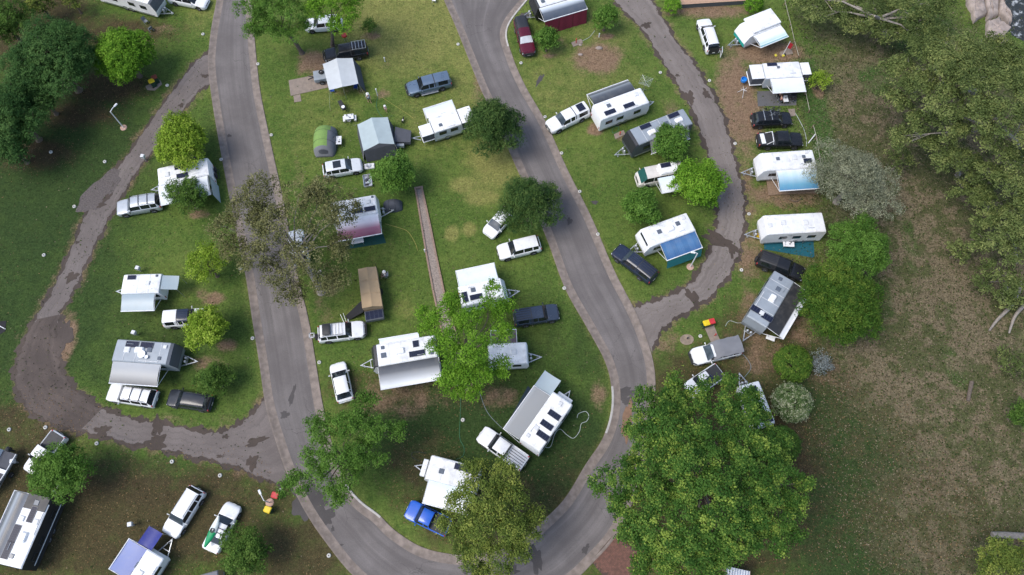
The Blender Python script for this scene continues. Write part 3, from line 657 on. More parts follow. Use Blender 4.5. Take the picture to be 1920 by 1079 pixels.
        if e == 'sportsbar':
            x = -L / 2 + .3 * L; MB().tube([(x + .1, -W * .42, 1.1), (x, -W * .36, 1.62), (x, W * .36, 1.62), (x + .1, W * .42, 1.1)], .045, 7).tube([(x, W * .36, 1.62), (x - .7, W * .42, 1.14)], .035, 6).tube([(x, -W * .36, 1.62), (x - .7, -W * .42, 1.14)], .035, 6).build('sports_bar', WHITE, T, 40)
        if e == 'whitepanel': MB().box((-L / 2 + .55, .0, 1.17), (.5, W * .74, .06), .08, .02).build('tray_lid', WHITE, T)
        if e == 'steps':
            for sg in (1, -1): MB().box(((xf + xr) / 2, sg * (W / 2 + .08), .4), ((xf - xr) * .66, .2, .06), 0, .02).build('side_step', CHROME, T)
        if e == 'rearrack':
            m = MB().tube([(-L / 2 - .05, 0, .5), (-L / 2 - .95, 0, .55)], .05, 6).box((-L / 2 - .75, -.18, .62), (.62, .1, .05)).box((-L / 2 - .75, .3, .62), (.62, .1, .05)).box((-L / 2 - .5, .06, .62), (.1, .6, .05)).box((-L / 2 - 1.0, .06, .62), (.1, .6, .05))
            m.build('tow_carrier', CHROME, T)
        if e == 'opengate':
            MB().box((-L / 2 - .05, 0, .98), (.04, W * .74, 1.1), 0, .02).build('cargo_opening', PLASTIC, T)
            MB().box((-L / 2 - .42, -W * .46, 1.02), (.86, .09, 1.15), -.28, .03).build('open_rear_door', WHITE, T); MB().box((-L / 2 - .42, -W * .46 + .05, 1.25), (.62, .03, .45), -.28).build('door_window', GLASS, T)
        if e == 'cover':
            mb = MB(); g = []
            for i in range(9):
                x = xrf + .25 + (-L / 2 + .1 - xrf - .25) * i / 8; row = []
                for j in range(9):
                    y = -W * .5 + W * j / 8; dz = .16 * abs(j - 4) ** 2 / 16; row.append((x, y + .04 * math.sin(i * 2.1), H + .28 - dz - (.55 * (1 - i / 2) ** 2 if i < 2 else 0) + .03 * math.sin(i * 1.9 + j * 1.3)))
                g.append(row)
            mb.sheet(g, .12); mb.build('roof_cover', CANV_LG, T, 50)
            MB().box((xrf + .1, -.1, H - .28), (.55, .7, .1), .3, .04).build('windscreen_bag', CANV_T, T)
        if e == 'bikes': pass
    T['length_m'] = round(L, 2)
    return T, L, W, H

car('white car at the top edge left of the road, only its near side in view', (388,6), (318,-8), 'wagon', WHITE)
car('silver four wheel drive wagon with roof rails and bars beside the side track', (219,392), (303,378), 'suv', SILVER, extras=('rails', 'bars'), glass=GLASSB)
car('white wagon with roof bars parked under the edge of a silver awning', (203,735), (293,749), 'suv', WHITE, extras=('bars', 'rails'))
car('dark grey wagon with one red tail light beside the round dark bush', (315,745), (396,757), 'wagon', GREY, extras=('rails',))
car('white pickup truck with black tray cover half under the lower left tree', (56,888), (114,814), 'ute', WHITE, tonneau=PLASTIC)
car('white wagon standing alone on leaf litter at the bottom left', (317,1004), (372,917), 'suv', WHITE, extras=('rails',), glass=GLASSB)
KC = car('white sedan with a green and white kayak on its roof', (438,946), (393,1033), 'sedan', WHITE, extras=('bars',))
car('white four wheel drive with black roof basket and rear carrier by the left kerb', (684,617), (597,628), 'suv', WHITE, extras=('basket', 'spare', 'rearrack', 'bullbar'))
car('white hatchback parked nose up by the kerb near the long caravan', (632,681), (648,752), 'hatch', WHITE)
car('white pickup truck with ribbed tray lid below the angled caravan', (901,812), (984,871), 'ute', WHITE, tonneau=paint('pale_tray', (.5, .52, .55)), extras=('ribs',))
car('bright blue pickup truck beside the bottom curve', (764,953), (842,991), 'ute', BLUE, tonneau=PLASTIC)
car('white car on the road edge under the sparse brown tree', (553,432), (566,494), 'suv', WHITE, cat='car')
car('white crossover with a large black sunroof beside the green tent', (678,308), (606,321), 'wagon', paint('pearl', (.62, .65, .68)), extras=('sunroof',), glass=GLASSB)
car('black pickup truck with a rack on its canopy behind the white tent', (609,106), (689,93), 'ute', BLACK, canopy=BLACK, extras=('crack', 'bullbar'))
car('steel blue pickup truck with canopy on open grass near the pop out camper', (763,169), (845,149), 'ute', STEEL, canopy=STEEL, extras=('bullbar', 'steps'))
car('maroon pickup truck with a black canopy beside the white kerb', (993,106), (974,34), 'ute', MAROON, canopy=CBLACK, extras=('bullbar',), glass=mat('windscreen_shade', (.6, .62, .64), .2))
car('white pickup truck with a solar panel on its canopy', (1026,241), (1103,204), 'ute', WHITE, canopy=WHITE, extras=('solar',), glass=GLASSB)
car('white wagon with its rear door open at the upper right', (1318,36), (1338,97), 'wagon', WHITE, extras=('opengate', 'rails'))
BC = car('black wagon with a bicycle on its roof beside the camp mat', (1484,222), (1410,226), 'wagon', BLACK, extras=('bars', 'rails'))
car('black pickup truck with a white bar and a white lid in its tray', (1504,263), (1420,264), 'ute', BLACK, tonneau=PLASTIC, extras=('sportsbar', 'whitepanel'))
car('white sedan with its rear under the lower dark tree of the middle lawn', (914,440), (956,394), 'hatch', WHITE, glass=GLASSB)
car('white wagon on the grass just left of the right hand road', (934,475), (1012,456), 'suv', WHITE)
car('dark navy pickup truck with ribbed canopy below the blue awning', (1154,467), (1226,523), 'ute', NAVY, canopy=NAVY, extras=('ribs', 'roofribs'), glass=GLASSB)
car('grey blue pickup truck with ribbed tray cover right of the central tree', (1047,585), (964,598), 'ute', GREYB, canopy=GREYB, extras=('ribs',))
car('black pickup truck with ribbed lid between the teal mat and the silver caravan', (1506,516), (1421,484), 'ute', BLACK, canopy=CBLACK, extras=('ribs', 'spare'))
car('white wagon under a grey roof cover beside the two bins on the slab', (1297,671), (1386,650), 'suv', WHITE, extras=('cover', 'bullbar'), glass=GLASSB)
car('white pickup truck with open black tray half hidden by the big plane tree', (1290,735), (1350,695), 'ute', WHITE, tonneau=PLASTIC, extras=('tubsolar',))
car('white pickup truck with a white tray box beside the yellow green tree', (386,594), (309,600), 'ute', WHITE, canopy=WHITE, extras=('roofribs',), roofcol=NAVY)
car('white car half seen through the leaning tree near the top', (572,47), (641,42), 'wagon', WHITE)

# ================================================================== CARAVANS
def awning(T, Lc, W, side, x0, x1, depth, z0, z1, m, arms=True, wall=None, name='awning', sag=.1, curve=.25):
    """vinyl roof from the body side; x0,x1 local metres, side +1 left"""
    g = []; n = 10
    for i in range(n + 1):
        t = i / n; y = side * (W / 2 + .02 + depth * t); z = z0 + (z1 - z0) * t + curve * math.sin(math.pi * t) * .6
        row = []
        for j in range(9):
            u = j / 8; row.append((x0 + (x1 - x0) * u, y, z - sag * math.sin(math.pi * u) * t * .6 * (1 if depth > 1 else .4)))
        g.append(row)
    if (side > 0) == (x1 > x0): pass
    o = MB().sheet(g, .02).build(name, m, T, 60)
    MB().tube([(x0 - .08, side * (W / 2 + .03 + depth), z1), (x1 + .08, side * (W / 2 + .03 + depth), z1)], .055, 8).build('roller', STRAP, o, 40)
    if arms:
        for x in (x0 - .05, x1 + .05):
            MB().tube([(x, side * (W / 2 + .03), .9), (x, side * (W / 2 + depth), z1 - .02)], .03, 5).tube([(x, side * (W / 2 + .03), z0), (x, side * (W / 2 + depth), z1 + .03)], .025, 5).build('awning_arm', STRAP, o)
    if wall:
        k = 3
        for i in range(k):
            xa, xb = x0 + (x1 - x0) * i / k, x0 + (x1 - x0) * (i + 1) / k - .04
            MB().sheet([[(xa + (xb - xa) * j / 6, side * (W / 2 + depth + .06 + .25 * t + .03 * math.sin(j * 1.9)), z1 - .03 - (z1 - .05) * t) for j in range(7)] for t in (0, .25, .5, .75, 1)]).build('annex_wall', wall, T, 50)
    return o
def caravan(label, front, rear, H=2.8, W=2.35, body=CWHITE, roof=CROOF, nose=None, nose_len=.55, hitch=True, rise=.5, solar=(), hatch=(), hatchd=(), aircon=(), dish=(), bottles=True, bike=False, wins=(.25, -.1, -.32), box=False, L=None, name='caravan', cat='caravan', stripe=None, dual=True, toolbox=False):
    a, b = G(*front, H), G(*rear, H); d = a - b; c = (a + b) / 2
    if L: c = a - d.normalized() * (L / 2)
    else: L = d.length
    T = thing(name, label, cat, (c.x, c.y, 0), math.atan2(d.y, d.x))
    h = W / 2; zf = .48; e = .09
    prof = [(-L / 2, zf), (-L / 2, H - .35), (-L / 2 + .1, H - .06), (-L / 2 + .3, H), (L / 2 - nose_len, H), (L / 2 - nose_len * .55, H - .1), (L / 2 - .02, H * .56), (L / 2, H * .5), (L / 2 - rise * .4, zf)]
    def pt(i, k):
        x, z = prof[i]; y, dz = [(-h, -e), (-h + e, 0), (-h * .4, .025), (h * .4, .025), (h - e, 0), (h, -e)][k]
        return (x, y, z + (dz if 2 <= i <= 5 else 0))
    Q = dict(wall=[], roof=[], front_panel=[])
    n = len(prof)
    for i in range(n - 1):
        key = 'roof' if i in (2, 3) else 'front_panel' if i in (4, 5, 6) else 'wall'
        for k in range(5): Q[key].append([pt(i, k), pt(i, k + 1), pt(i + 1, k + 1), pt(i + 1, k)][::-1])
    for k in (0, 5):
        P = [pt(i, k) for i in range(n)]; Q['wall'].append(P if k == 5 else P[::-1])
    for k in range(5): Q['wall'].append([pt(0, k), pt(n - 1, k), pt(n - 1, k + 1), pt(0, k + 1)])
    wall = MB().quads(Q['wall']).build('wall', body, T, 30); rf = MB().quads(Q['roof']).build('roof', roof, T, 30)
    MB().quads(Q['front_panel']).build('front_panel', nose or body, T, 30)
    sm = MB()
    for k in range(1, int(L / 1.22)): sm.box((-L / 2 + k * 1.22, 0, H + .025), (.035, W * .95, .02))
    sm.build('seam', HATCH, rf)
    for sg in (1, -1):
        MB().box((0, sg * (h + .015), zf + .12), (L * .86, .02, .24)).build('skirt', CHROME if body is not CBLACK else PLASTIC, T)
        if stripe: MB().box((-.1, sg * (h + .012), 1.15), (L * .84, .018, .12)).build('side_stripe', stripe, T)
        for w in wins:
            x = w * L; f = MB().box((x, sg * (h + .02), 1.72), (.92, .05, .56), 0, .02).build('window', PLASTIC, T)
            MB().box((x, sg * (h + .05), 1.72), (.8, .02, .45), 0, .008).build('pane', GLASS, f)
        for xw in ((-.5, .36) if dual and L > 5.2 else (-.1,)):
            wheel(T, xw - .1, sg * (h - .14), .35, .22); 
            MB().tube([(xw - .1 + .43 * math.cos(q), sg * (h + .0), .36 + .43 * math.sin(q)) for q in np.linspace(0, math.pi, 9)], .04, 5).build('wheel_arch', PLASTIC, T)
        MB().box((-L / 2 - .01, sg * (h - .14), .95), (.05, .12, .38), 0, .015).build('tail_light', TAIL, T)
    MB().box((.06 * L, h + .025, 1.35), (.66, .04, 1.68), 0, .02).build('door', HATCH, T)
    MB().box((0, 0, .42), (L * .92, 1.2, .16)).build('chassis', PLASTIC, T)
    if hitch:
        xe = L / 2 + 1.35; db = MB()
        for sg in (1, -1): db.box(((L / 2 - .3 + xe) / 2, sg * .34, .5), (xe - L / 2 + .36, .08, .1), -sg * math.atan2(.62, xe - L / 2 + .3))
        db.box((xe - .02, 0, .52), (.3, .1, .12), 0, .02).box((L / 2 + .35, 0, .47), (.06, 1.0, .08))
        dbo = db.build('drawbar', CHROME, T)
        MB().tube([(xe - .35, .12, .15), (xe - .35, .12, .85)], .03, 6).lathe([(.02, -.05), (.12, -.05), (.12, .05), (.02, .05)], (xe - .35, .12, .12), 'y', 10).build('jockey_wheel', CHROME, dbo)
        if bottles:
            for sg in (.2, -.2): MB().lathe([(.15, .55), (.155, .6), (.155, .95), (.1, 1.05), (.05, 1.07), (.05, 1.13), (0.001, 1.13)], (L / 2 + .28, sg, 0), 'z', 12).build('gas_bottle', CHROME, T, 40)
        if toolbox: MB().box((L / 2 + .38, 0, .82), (.5, 1.7, .6), 0, .05).build('tool_box', body, T)
    zr = H + .03
    for fx, fy, lx, ly in solar: solar_panel(T, (fx * L, fy * W, zr + .02), lx, ly)
    for fx, fy, s in hatch: MB().box((fx * L, fy * W, zr + .04), (s, s, .1), 0, .03).box((fx * L, fy * W, zr + .1), (s * .78, s * .78, .03), 0, .01).build('roof_hatch', HATCH, T)
    for fx, fy, s in hatchd: MB().box((fx * L, fy * W, zr + .03), (s, s, .09), 0, .03).build('roof_hatch', HATCHD, T)
    for fx, fy in aircon: MB().box((fx * L, fy * W, zr + .12), (1.0, .68, .24), 0, .09, .9).build('air_conditioner', CWHITE, T)
    for fx, fy, r_ in dish: MB().lathe([(.05, 0), (.05, .12), (r_, .2), (r_ * .98, .23), (r_ * .5, .17), (.001, .15)], (fx * L, fy * W, zr), 'z', 20).build('satellite_dish', CWHITE, T, 40)
    MB().tube([(-.3 * L, .3 * W, zr), (-.3 * L, .3 * W, zr + .12), (-.3 * L + .7, .3 * W, zr + .12)], .02, 5).build('antenna', CHROME, T)
    MB().box((.1 * L, -.42 * W, zr + .02), (L * .3, .05, .05)).build('roof_gutter', HATCH, T)
    if bike:
        MB().tube([(-L / 2, -.6, .8), (-L / 2 - .5, -.6, .7), (-L / 2 - .5, .6, .7), (-L / 2, .6, .8)], .03, 6).build('rear_carrier', PLASTIC, T)
        MB().lathe([(.1, -.1), (.33, -.1), (.35, 0), (.33, .1), (.1, .1)], (-L / 2 - .2, .3, 1.0), 'x', 16).build('spare_wheel', RUBBER, T, 40)
        MB().lathe([(.1, -.1), (.33, -.1), (.35, 0), (.33, .1), (.1, .1)], (-L / 2 - .2, -.5, 1.0), 'x', 16).build('spare_wheel', RUBBER, T, 40)
    if box: MB().box((-L / 2 - .28, 0, 1.1), (.5, W * .7, .6), 0, .05).build('rear_box', CWHITE, T)
    return T, L, W, H

def aw(C, side, f0, f1, depth, m, drop=.55, **k):
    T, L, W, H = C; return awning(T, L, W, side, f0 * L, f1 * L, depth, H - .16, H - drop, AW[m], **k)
caravan('white caravan with dark nose cap at the top left edge', (292,-4), (181,-35), 2.8, nose=CGREY, wins=(.3, .1, -.2), hatch=[(-.2, 0, .5)])
C = caravan('white caravan with spare wheels on its rear, between two trees left of the road', (291,333), (391,311), 2.75, solar=[(.02, -.28, 1.3, .62), (0, .24, 1.3, .62)], hatch=[(.28, .0, .6)], bike=True)
aw(C, 1, -.44, .47, 2.3, 'white'); T, L, W, H = C
MB().sheet([[(-.46 * L - .12 - .15 * t, W / 2 + 2.35 * u, (2.45 - .35 * u) * (1 - t)) for u in (0, .33, .66, 1)] for t in (0, .5, 1)]).build('annex_wall', CANV_B, T)
C = caravan('small white caravan with two pale awnings and one solar panel', (226,533), (301,531), 2.55, 2.25, solar=[(.24, -.32, .9, .52)], hatch=[(-.18, -.0, .5)], hatchd=[(-.38, -.38, .26)], nose_len=.3)
aw(C, 1, -.38, .42, 1.8, 'paleblue', arms=True); T, L, W, H = C
MB().sheet([[(-L / 2 - .03 - 1.7 * t, -W * .42 + W * .72 * u, H - .12 - .25 * t - .08 * math.sin(3.14 * u) * t) for u in np.linspace(0, 1, 7)] for t in np.linspace(0, 1, 6)], .02).build('rear_awning', AW['paleblue'], T, 50)
for y in (-.42 * W, .3 * W): MB().tube([(-L / 2 - 1.7, y, 0), (-L / 2 - 1.7, y, H - .36)], .025, 6).build('awning_pole', CHROME, T)
C = caravan('silver grey caravan with satellite dishes and two solar panels on its roof', (328,664), (213,656), 2.9, body=CSILVER, roof=CSILVER, nose=CGREY, box=True, solar=[(-.22, .3, 1.35, .66), (.02, .3, 1.35, .66)], hatch=[(-.28, .04, .62), (.32, .28, .4)], hatchd=[(.08, .1, .5), (.27, -.25, .36)], aircon=[(-.08, .06)], dish=[(-.02, -.14, .42), (.07, -.25, .2)], nose_len=.7)
aw(C, -1, -.46, .3, 2.2, 'silverfade')
C = caravan('black and white caravan with a long polished silver awning at the lower left corner', (78,924), (16,1064), 3.0, 2.4, body=CBLACK, nose=CBLACK, nose_len=.9, solar=[(.2, -.02, 1.5, .6), (-.08, .32, 1.6, .7), (-.3, .32, 1.6, .7)], hatch=[(.12, .3, .5), (.12, -.3, .5)], hatchd=[(.36, 0, .5), (-.36, .05, .4)], aircon=[(-.1, -.08)], stripe=STRAP)
aw(C, 1, -.5, .44, 1.75, 'chromefade', curve=.5); T, L, W, H = C
MB().box((.36 * L, 0, H + .032), (L * .2, W * .93, .05), 0, .02).build('roof_front_panel', CBLACK, T)
C = caravan('low white camper with a lilac and a deep blue awning at the bottom edge', (293,1036), (244,1112), 2.1, 1.95, nose_len=.25, hatch=[(-.05, .1, .55)], wins=(.15, -.2), bottles=False, dual=False)
aw(C, 1, -.3, .44, 2.15, 'lilac', drop=.2, curve=.1); T, L, W, H = C
MB().sheet([[(.46 * L + 1.75 * t, W / 2 - .4 + 1.6 * u, 1.95 - .15 * math.sin(3.14 * u) - .1 * t) for u in np.linspace(0, 1, 6)] for t in np.linspace(0, 1, 6)], .015).build('blue_tarpaulin', AW['deepblue'], T, 50)
for u in (0, 1.6): MB().tube([(.46 * L + 1.75, W / 2 - .4 + u, 0), (.46 * L + 1.75, W / 2 - .4 + u, 1.86)], .02, 5).build('tarpaulin_pole', CHROME, T)
C = caravan('white caravan with a white to maroon awning and two solar panels', (709,381), (620,397), 2.75, solar=[(.05, -.24, 1.25, .6), (.31, -.24, 1.25, .6)], hatch=[(.08, .12, .6), (.3, .15, .5)], hatchd=[(.4, .38, .25)], nose_len=.35)
aw(C, -1, -.42, .46, 2.4, 'maroon', curve=.45)
C = caravan('long white caravan with black nose and dark to white awning, left of the central tree', (694,669), (818,648), 2.95, 2.4, nose=CBLACK, nose_len=.75, solar=[(-.2, .22, 1.65, .62), (-.2, -.22, .62, .72)], hatchd=[(.3, .05, .55), (.3, -.3, .36), (-.42, .3, .36)], aircon=[(.05, -.02)], bottles=False)
aw(C, 1, -.5, .4, 2.3, 'greyfade', curve=.35); aw(C, -1, -.26, .34, .55, 'white', drop=.2, arms=False, curve=.02)
C = caravan('white caravan with a bluish white awning above the central tree', (950,537), (862,556), 2.75, nose_len=.9, solar=[(-.4, -.1, .62, 1.2), (-.17, -.2, 1.35, .6)], hatchd=[(-.2, .16, .5)], hatch=[(.05, .18, .45)])
aw(C, 1, -.46, .36, 2.0, 'bluewhite', curve=.3, drop=.5)
C = caravan('small white caravan with a purple brown awning, right of the central tree', (991,661), (915,665), 2.45, 2.3, hatch=[(.14, .05, .6)], nose_len=.3, dual=False, wins=(.2, -.2))
aw(C, 1, -.4, .22, 1.5, 'purple', curve=.05, drop=.25)
C = caravan('white caravan standing askew with three solar panels in a row', (1057,744), (993,836), 2.8, 2.35, solar=[(.15, -.12, .62, 1.35), (-.06, -.1, .62, 1.35), (-.24, -.22, .62, 1.35)], hatch=[(.36, -.05, .45), (-.2, .2, .55), (-.38, .3, .4)], toolbox=True, nose_len=.3)
aw(C, 1, -.5, .38, 1.95, 'grey', curve=.1); T, L, W, H = C
MB().sheet([[(.385 * L + 2.0 * t, W / 2 + .0 + 2.0 * u, 2.45 - .2 * u - .1 * math.sin(3.14 * u)) for u in np.linspace(0, 1, 6)] for t in np.linspace(0, 1, 6)], .015).build('sun_shade', AW['paleblue'], T, 50)
for u in (.05, 1.98): MB().tube([(.385 * L + 2.0, W / 2 + u, 0), (.385 * L + 2.0, W / 2 + u, 2.35)], .025, 6).build('shade_pole', CHROME, T)
C = caravan('white caravan half under the olive tree beside the blue pickup truck', (799,874), (898,900), 2.7, 2.35, solar=[(-.12, -.3, 1.25, .62), (-.34, -.28, 1.25, .62)], hatchd=[(.2, .05, .5)], nose_len=.5, toolbox=True)
aw(C, 1, -.45, .38, 2.2, 'bluewhite', curve=.2, drop=.5)
C = caravan('white caravan with black nose and a maroon annex wall at the top edge', (998,3), (1084,-22), 2.8, 2.4, body=CBLACK, nose=CBLACK, nose_len=.6, hatchd=[(.3, .2, .5)])
aw(C, 1, -.5, .42, 1.9, 'steel', wall=cloth('maroon', (.16, .015, .035)), curve=.4)
C = caravan('white caravan with a steel grey awning on its far side, beside the rotary airer', (1212,177), (1119,211), 2.8, 2.35, solar=[(-.28, -.26, 1.4, .62), (.1, -.27, 1.4, .62)], hatchd=[(-.24, .12, .5)], hatch=[(.32, .18, .5)], nose_len=.35)
aw(C, 1, -.46, .36, 1.9, 'silverdark', curve=.45)
C = caravan('long silver grey caravan with black nose behind the two small leafy trees', (1178,262), (1291,217), 2.9, 2.35, body=CGREY, roof=CSILVER, nose=CBLACK, nose_len=.8, solar=[(.17, -.32, 1.4, .6), (-.3, -.32, 1.4, .6)], aircon=[(.13, .12), (-.33, .05)], hatchd=[(-.14, -.05, .5)], dish=[(-.03, .18, .42)])
aw(C, 1, -.42, .22, .9, 'grey', arms=False, drop=1.6, curve=.0)
C = caravan('white caravan with a bright blue striped awning near the lower loop', (1203,449), (1297,415), 2.75, 2.4, nose_len=.8, hatchd=[(.14, -.05, .5), (-.24, -.12, .5)], aircon=[(-.06, .0)], hatch=[(-.38, -.3, .45)])
aw(C, 1, -.47, .22, 1.95, 'blue', curve=.15); T, L, W, H = C
MB().box((L / 2 - .36, 0, H * .86), (.1, W * .7, .5)).build('front_window', GLASS, T)
MB().sheet([[(-.47 * L + .69 * L * u, W / 2 + 2.05 + .35 * t, 2.1 - 1.25 * t) for u in np.linspace(0, 1, 8)] for t in (0, .5, 1)]).build('shade_screen', mat('teal_mesh', (.01, .14, .15), .9), T)
C = caravan('white and teal pop top caravan at the upper right by the hedge ball', (1391,59), (1456,33), 2.4, 2.35, nose_len=.9, nose=CWHITE, wins=(.1, -.2), dual=False, hatch=[(.2, -.2, .4)])
aw(C, 1, -.47, .3, 1.85, 'tealwave', curve=.3, drop=.3); T, L, W, H = C
MB().box((-.1 * L, -.08 * W, H + .2), (.78 * L, W * 1.06, .2), 0, .05).build('pop_top', CROOF, T); MB().box((L / 2 - .12, 0, .95), (.2, W * .98, .6), 0, .05).build('teal_front', TEAL, T)
C = caravan('white caravan with a sky blue awning over a timber deck', (1423,304), (1529,297), 2.75, 2.4, nose_len=.7, solar=[(-.35, .12, .95, .6)], hatchd=[(-.3, -.12, .4), (.16, -.1, .42)], hatch=[(-.12, -.12, .7), (-.36, -.36, .4)], box=True)
aw(C, 1, -.46, .22, 2.45, 'skyblue', curve=.35)
C = caravan('white caravan without awning beside the teal ground mat', (1431,422), (1547,416), 2.8, 2.4, nose_len=.5, hatch=[(.18, -.05, .62), (-.18, .0, .62), (.4, .05, .5)], wins=(.16, -.06, -.3))
C = caravan('silver caravan with a black awning under the dark trees at the right', (1418,606), (1472,517), 2.95, 2.35, body=CSILVER, roof=CSILVER, nose=CSILVER, nose_len=.3, solar=[(.32, .28, .7, 1.2), (.3, -.3, .7, 1.2)], hatch=[(.3, -.02, .5)], aircon=[(-.02, .05)], hatchd=[(-.22, .05, .5), (-.4, -.1, .4)])
aw(C, 1, -.48, .45, 2.0, 'black', curve=.1)
C = caravan('white camper with solar panel almost hidden under the big plane tree', (1404,716), (1436,798), 2.2, 2.1, nose_len=.3, solar=[(.28, .05, .9, 1.3), (-.36, -.2, .9, 1.0)], wins=(.1,), dual=False)
C = caravan('grey roofed camper cut off by the bottom edge', (386,1073), (394,1150), 2.2, 2.15, body=CANV_T, roof=CANV_LG, nose=CANV_LG, nose_len=.2, hitch=False, wins=(0,), dual=False)
# pop out campers
C = caravan('white pop out camper with fold out beds on the open lawn', (861,218), (808,235), 2.3, 2.3, body=CANV_W, hatchd=[(-.2, -.18, .42)], hitch=True, wins=(.2, -.2), dual=False, bottles=False, nose_len=.1, name='pop_out_camper', cat='camper')
aw(C, 1, -.52, .48, 1.5, 'white', curve=.05, drop=.25)
def bed_end(T, x, sg, L, W, ln, H, y0=-.46, y1=.46, m=CROOF):
    MB().box((sg * (L / 2 + ln / 2 + .02), (y0 + y1) / 2 * W, H - .1), (ln, (y1 - y0) * W, .07), 0, .02).build('fold_out_roof', m, T)
    MB().box((sg * (L / 2 + ln / 2), (y0 + y1) / 2 * W, 1.55), (ln * .94, (y1 - y0) * W * .94, 1.05)).build('fold_out_tent', CANV_G, T); MB().box((sg * (L / 2 + ln / 2 + .02), (y0 + y1) / 2 * W, .98), (ln, (y1 - y0) * W, .1), 0, .02).build('bed_base', CWHITE, T)
    for y in (y0 + .06, y1 - .06): MB().tube([(sg * (L / 2 + ln - .1), y * W, 0), (sg * (L / 2 + ln - .1), y * W, .95)], .025, 5).build('bed_leg', CHROME, T)
T, L, W, H = C; bed_end(T, 0, 1, L, W, 1.6, H - .02); bed_end(T, 0, -1, L, W, 1.45, H - .05, -.5, .2)
C = caravan('white pop out camper with fold out bed ends and blue tub on its drawbar', (1432,133), (1503,129), 2.35, 2.3, body=CANV_W, solar=[(.25, -.36, 1.25, .5)], hatchd=[(.1, -.16, .36)], wins=(.2, -.2), dual=False, bottles=False, nose_len=.1, name='pop_out_camper', cat='camper')
aw(C, 1, -.48, .36, 2.0, 'white', curve=.15, drop=.3); T, L, W, H = C; bed_end(T, 0, 1, L, W, 1.55, H - .02); bed_end(T, 0, -1, L, W, 1.1, H - .03, -.42, .36)
MB().lathe([(.3, .55), (.36, .6), (.38, .95), (.33, .98), (.28, .7), (.001, .68)], (L / 2 + 2.0, .0, 0), 'z', 16).build('blue_tub', mat('blue_plastic', (.01, .2, .6), .4), T, 40)
# campervan by the loop track
C = car('white campervan with green tinted windscreen under the leafy loop tree', (1192,335), (1282,318), 'van', paint('cream', (.6, .57, .52)), cat='campervan', zref=1.2, glass=mat('green_glass', (.02, .09, .08), .1))
T, L, W, H = C
awning(T, L, W, 1, -.42 * L, .12 * L, 1.9, H - .08, H - .3, AW['bluewhite'], curve=.1); MB().box((.05 * L, 0, H + .02), (.5, .5, .12), 0, .03).build('roof_vent', CWHITE, T); MB().box((-.15 * L, 0, H + .14), (L * .42, W * .78, .34), 0, .1, .94).build('high_top', CROOF, T); solar_panel(T, (-.1 * L, -.3, H + .32), 1.2, .6)

# ================================================================== TENTS AND CANVAS CAMPERS
class Rel:
    """local points of a thing from its photo outline: r(px,py,z) relative to the thing's base"""
    def __init__(s, px, py): s.c = G(px, py)
    def __call__(s, px, py, z=0.0): return G(px, py, z) - s.c
def panel(a, b, c, d, n=8, sag=.05, th=.012):
    """cloth between edge a-b and edge d-c"""
    g = []
    for i in range(n + 1):
        t = i / n; p, q = a.lerp(d, t), b.lerp(c, t); row = []
        for j in range(n + 1):
            u = j / n; v = p.lerp(q, u); v.z -= sag * 4 * t * (1 - t) * (.6 + .4 * math.sin(u * 9)); row.append(tuple(v))
        g.append(row)
    return MB().sheet(g, th)
def gable_tent(label, base, ridge, left, right, zr, ze, roofm, wallm, walls, flare=.25, name='camper_tent', cat='tent'):
    r = Rel(*base); T = thing(name, label, cat, r.c, 0)
    RA, RB = r(*ridge[0], zr), r(*ridge[1], zr); LA, LB = r(*left[0], ze), r(*left[1], ze); QA, QB = r(*right[0], ze), r(*right[1], ze)
    panel(RA, RB, LB, LA).build('roof_panel', roofm, T, 40); panel(RA, RB, QB, QA).build('roof_panel', roofm, T, 40)
    def dn(p, q, o):
        m = (p + q) / 2; c = (LA + QB) / 2; d = m - c; d.z = 0; d.normalize(); return [Vector((v.x, v.y, .02)) + d * o for v in (p, q)]
    for nm, (p, q) in dict(left=(LA, LB), right=(QA, QB), far=(LA, QA), near=(LB, QB)).items():
        if nm in walls:
            g = dn(p, q, flare + .05); panel(p - Vector((0, 0, .03)), q - Vector((0, 0, .03)), g[1], g[0], 8, 0).build('canvas_wall', wallm, T, 40)
            if nm in ('far', 'near'):
                a = RA if nm == 'far' else RB; MB().quads([[tuple(p - Vector((0, 0, .03))), tuple(q - Vector((0, 0, .03))), tuple(a - Vector((0, 0, .03)))]]).build('gable_wall', wallm, T)
    for p in (LA, LB, QA, QB, RA, RB): MB().tube([(p.x, p.y, 0), (p.x, p.y, p.z)], .02, 5).build('tent_pole', CHROME, T)
    mb = MB()
    for p, q in ((LA, LB), (QA, QB)):
        for e, f in ((p, q), (q, p)):
            o = (e - f).normalized() * .9 + (e - (RA + RB) / 2).normalized() * .9; mb.tube([tuple(e), (e.x + o.x, e.y + o.y, .02)], .008, 4)
    mb.build('guy_rope', cloth('rope', (.5, .5, .45)), T)
    return T, r
T, r = gable_tent('white canvas camper tent with open front beside the concrete slab', (642,150), [(631,109.5), (642,163)], [(605,120.5), (617,169)], [(661,109), (672,157)], 2.4, 1.95, CANV_W, CANV_G, ('right', 'far'), .55)
bx = r(601, 142, .7); MB().box((bx.x, bx.y, .62), (1.7, 1.45, .55), .2, .05).build('trailer_box', CSILVER, T); MB().lathe([(.1, .92), (.3, .92), (.34, 1.0), (.3, 1.07), (.12, 1.07)], (bx.x + .1, bx.y + .3, 0), 'z', 18).build('spare_wheel', RUBBER, T, 40); MB().lathe([(.11, 1.0), (.2, 1.03), (.001, 1.08)], (bx.x + .1, bx.y + .3, 0), 'z', 14).build('spare_rim', CWHITE, T)
MB().box((bx.x - 1.15, bx.y - .25, .5), (.9, .08, .1), .5).box((bx.x - 1.15, bx.y + .0, .5), (.9, .08, .1), -.15).build('drawbar', PLASTIC, T)
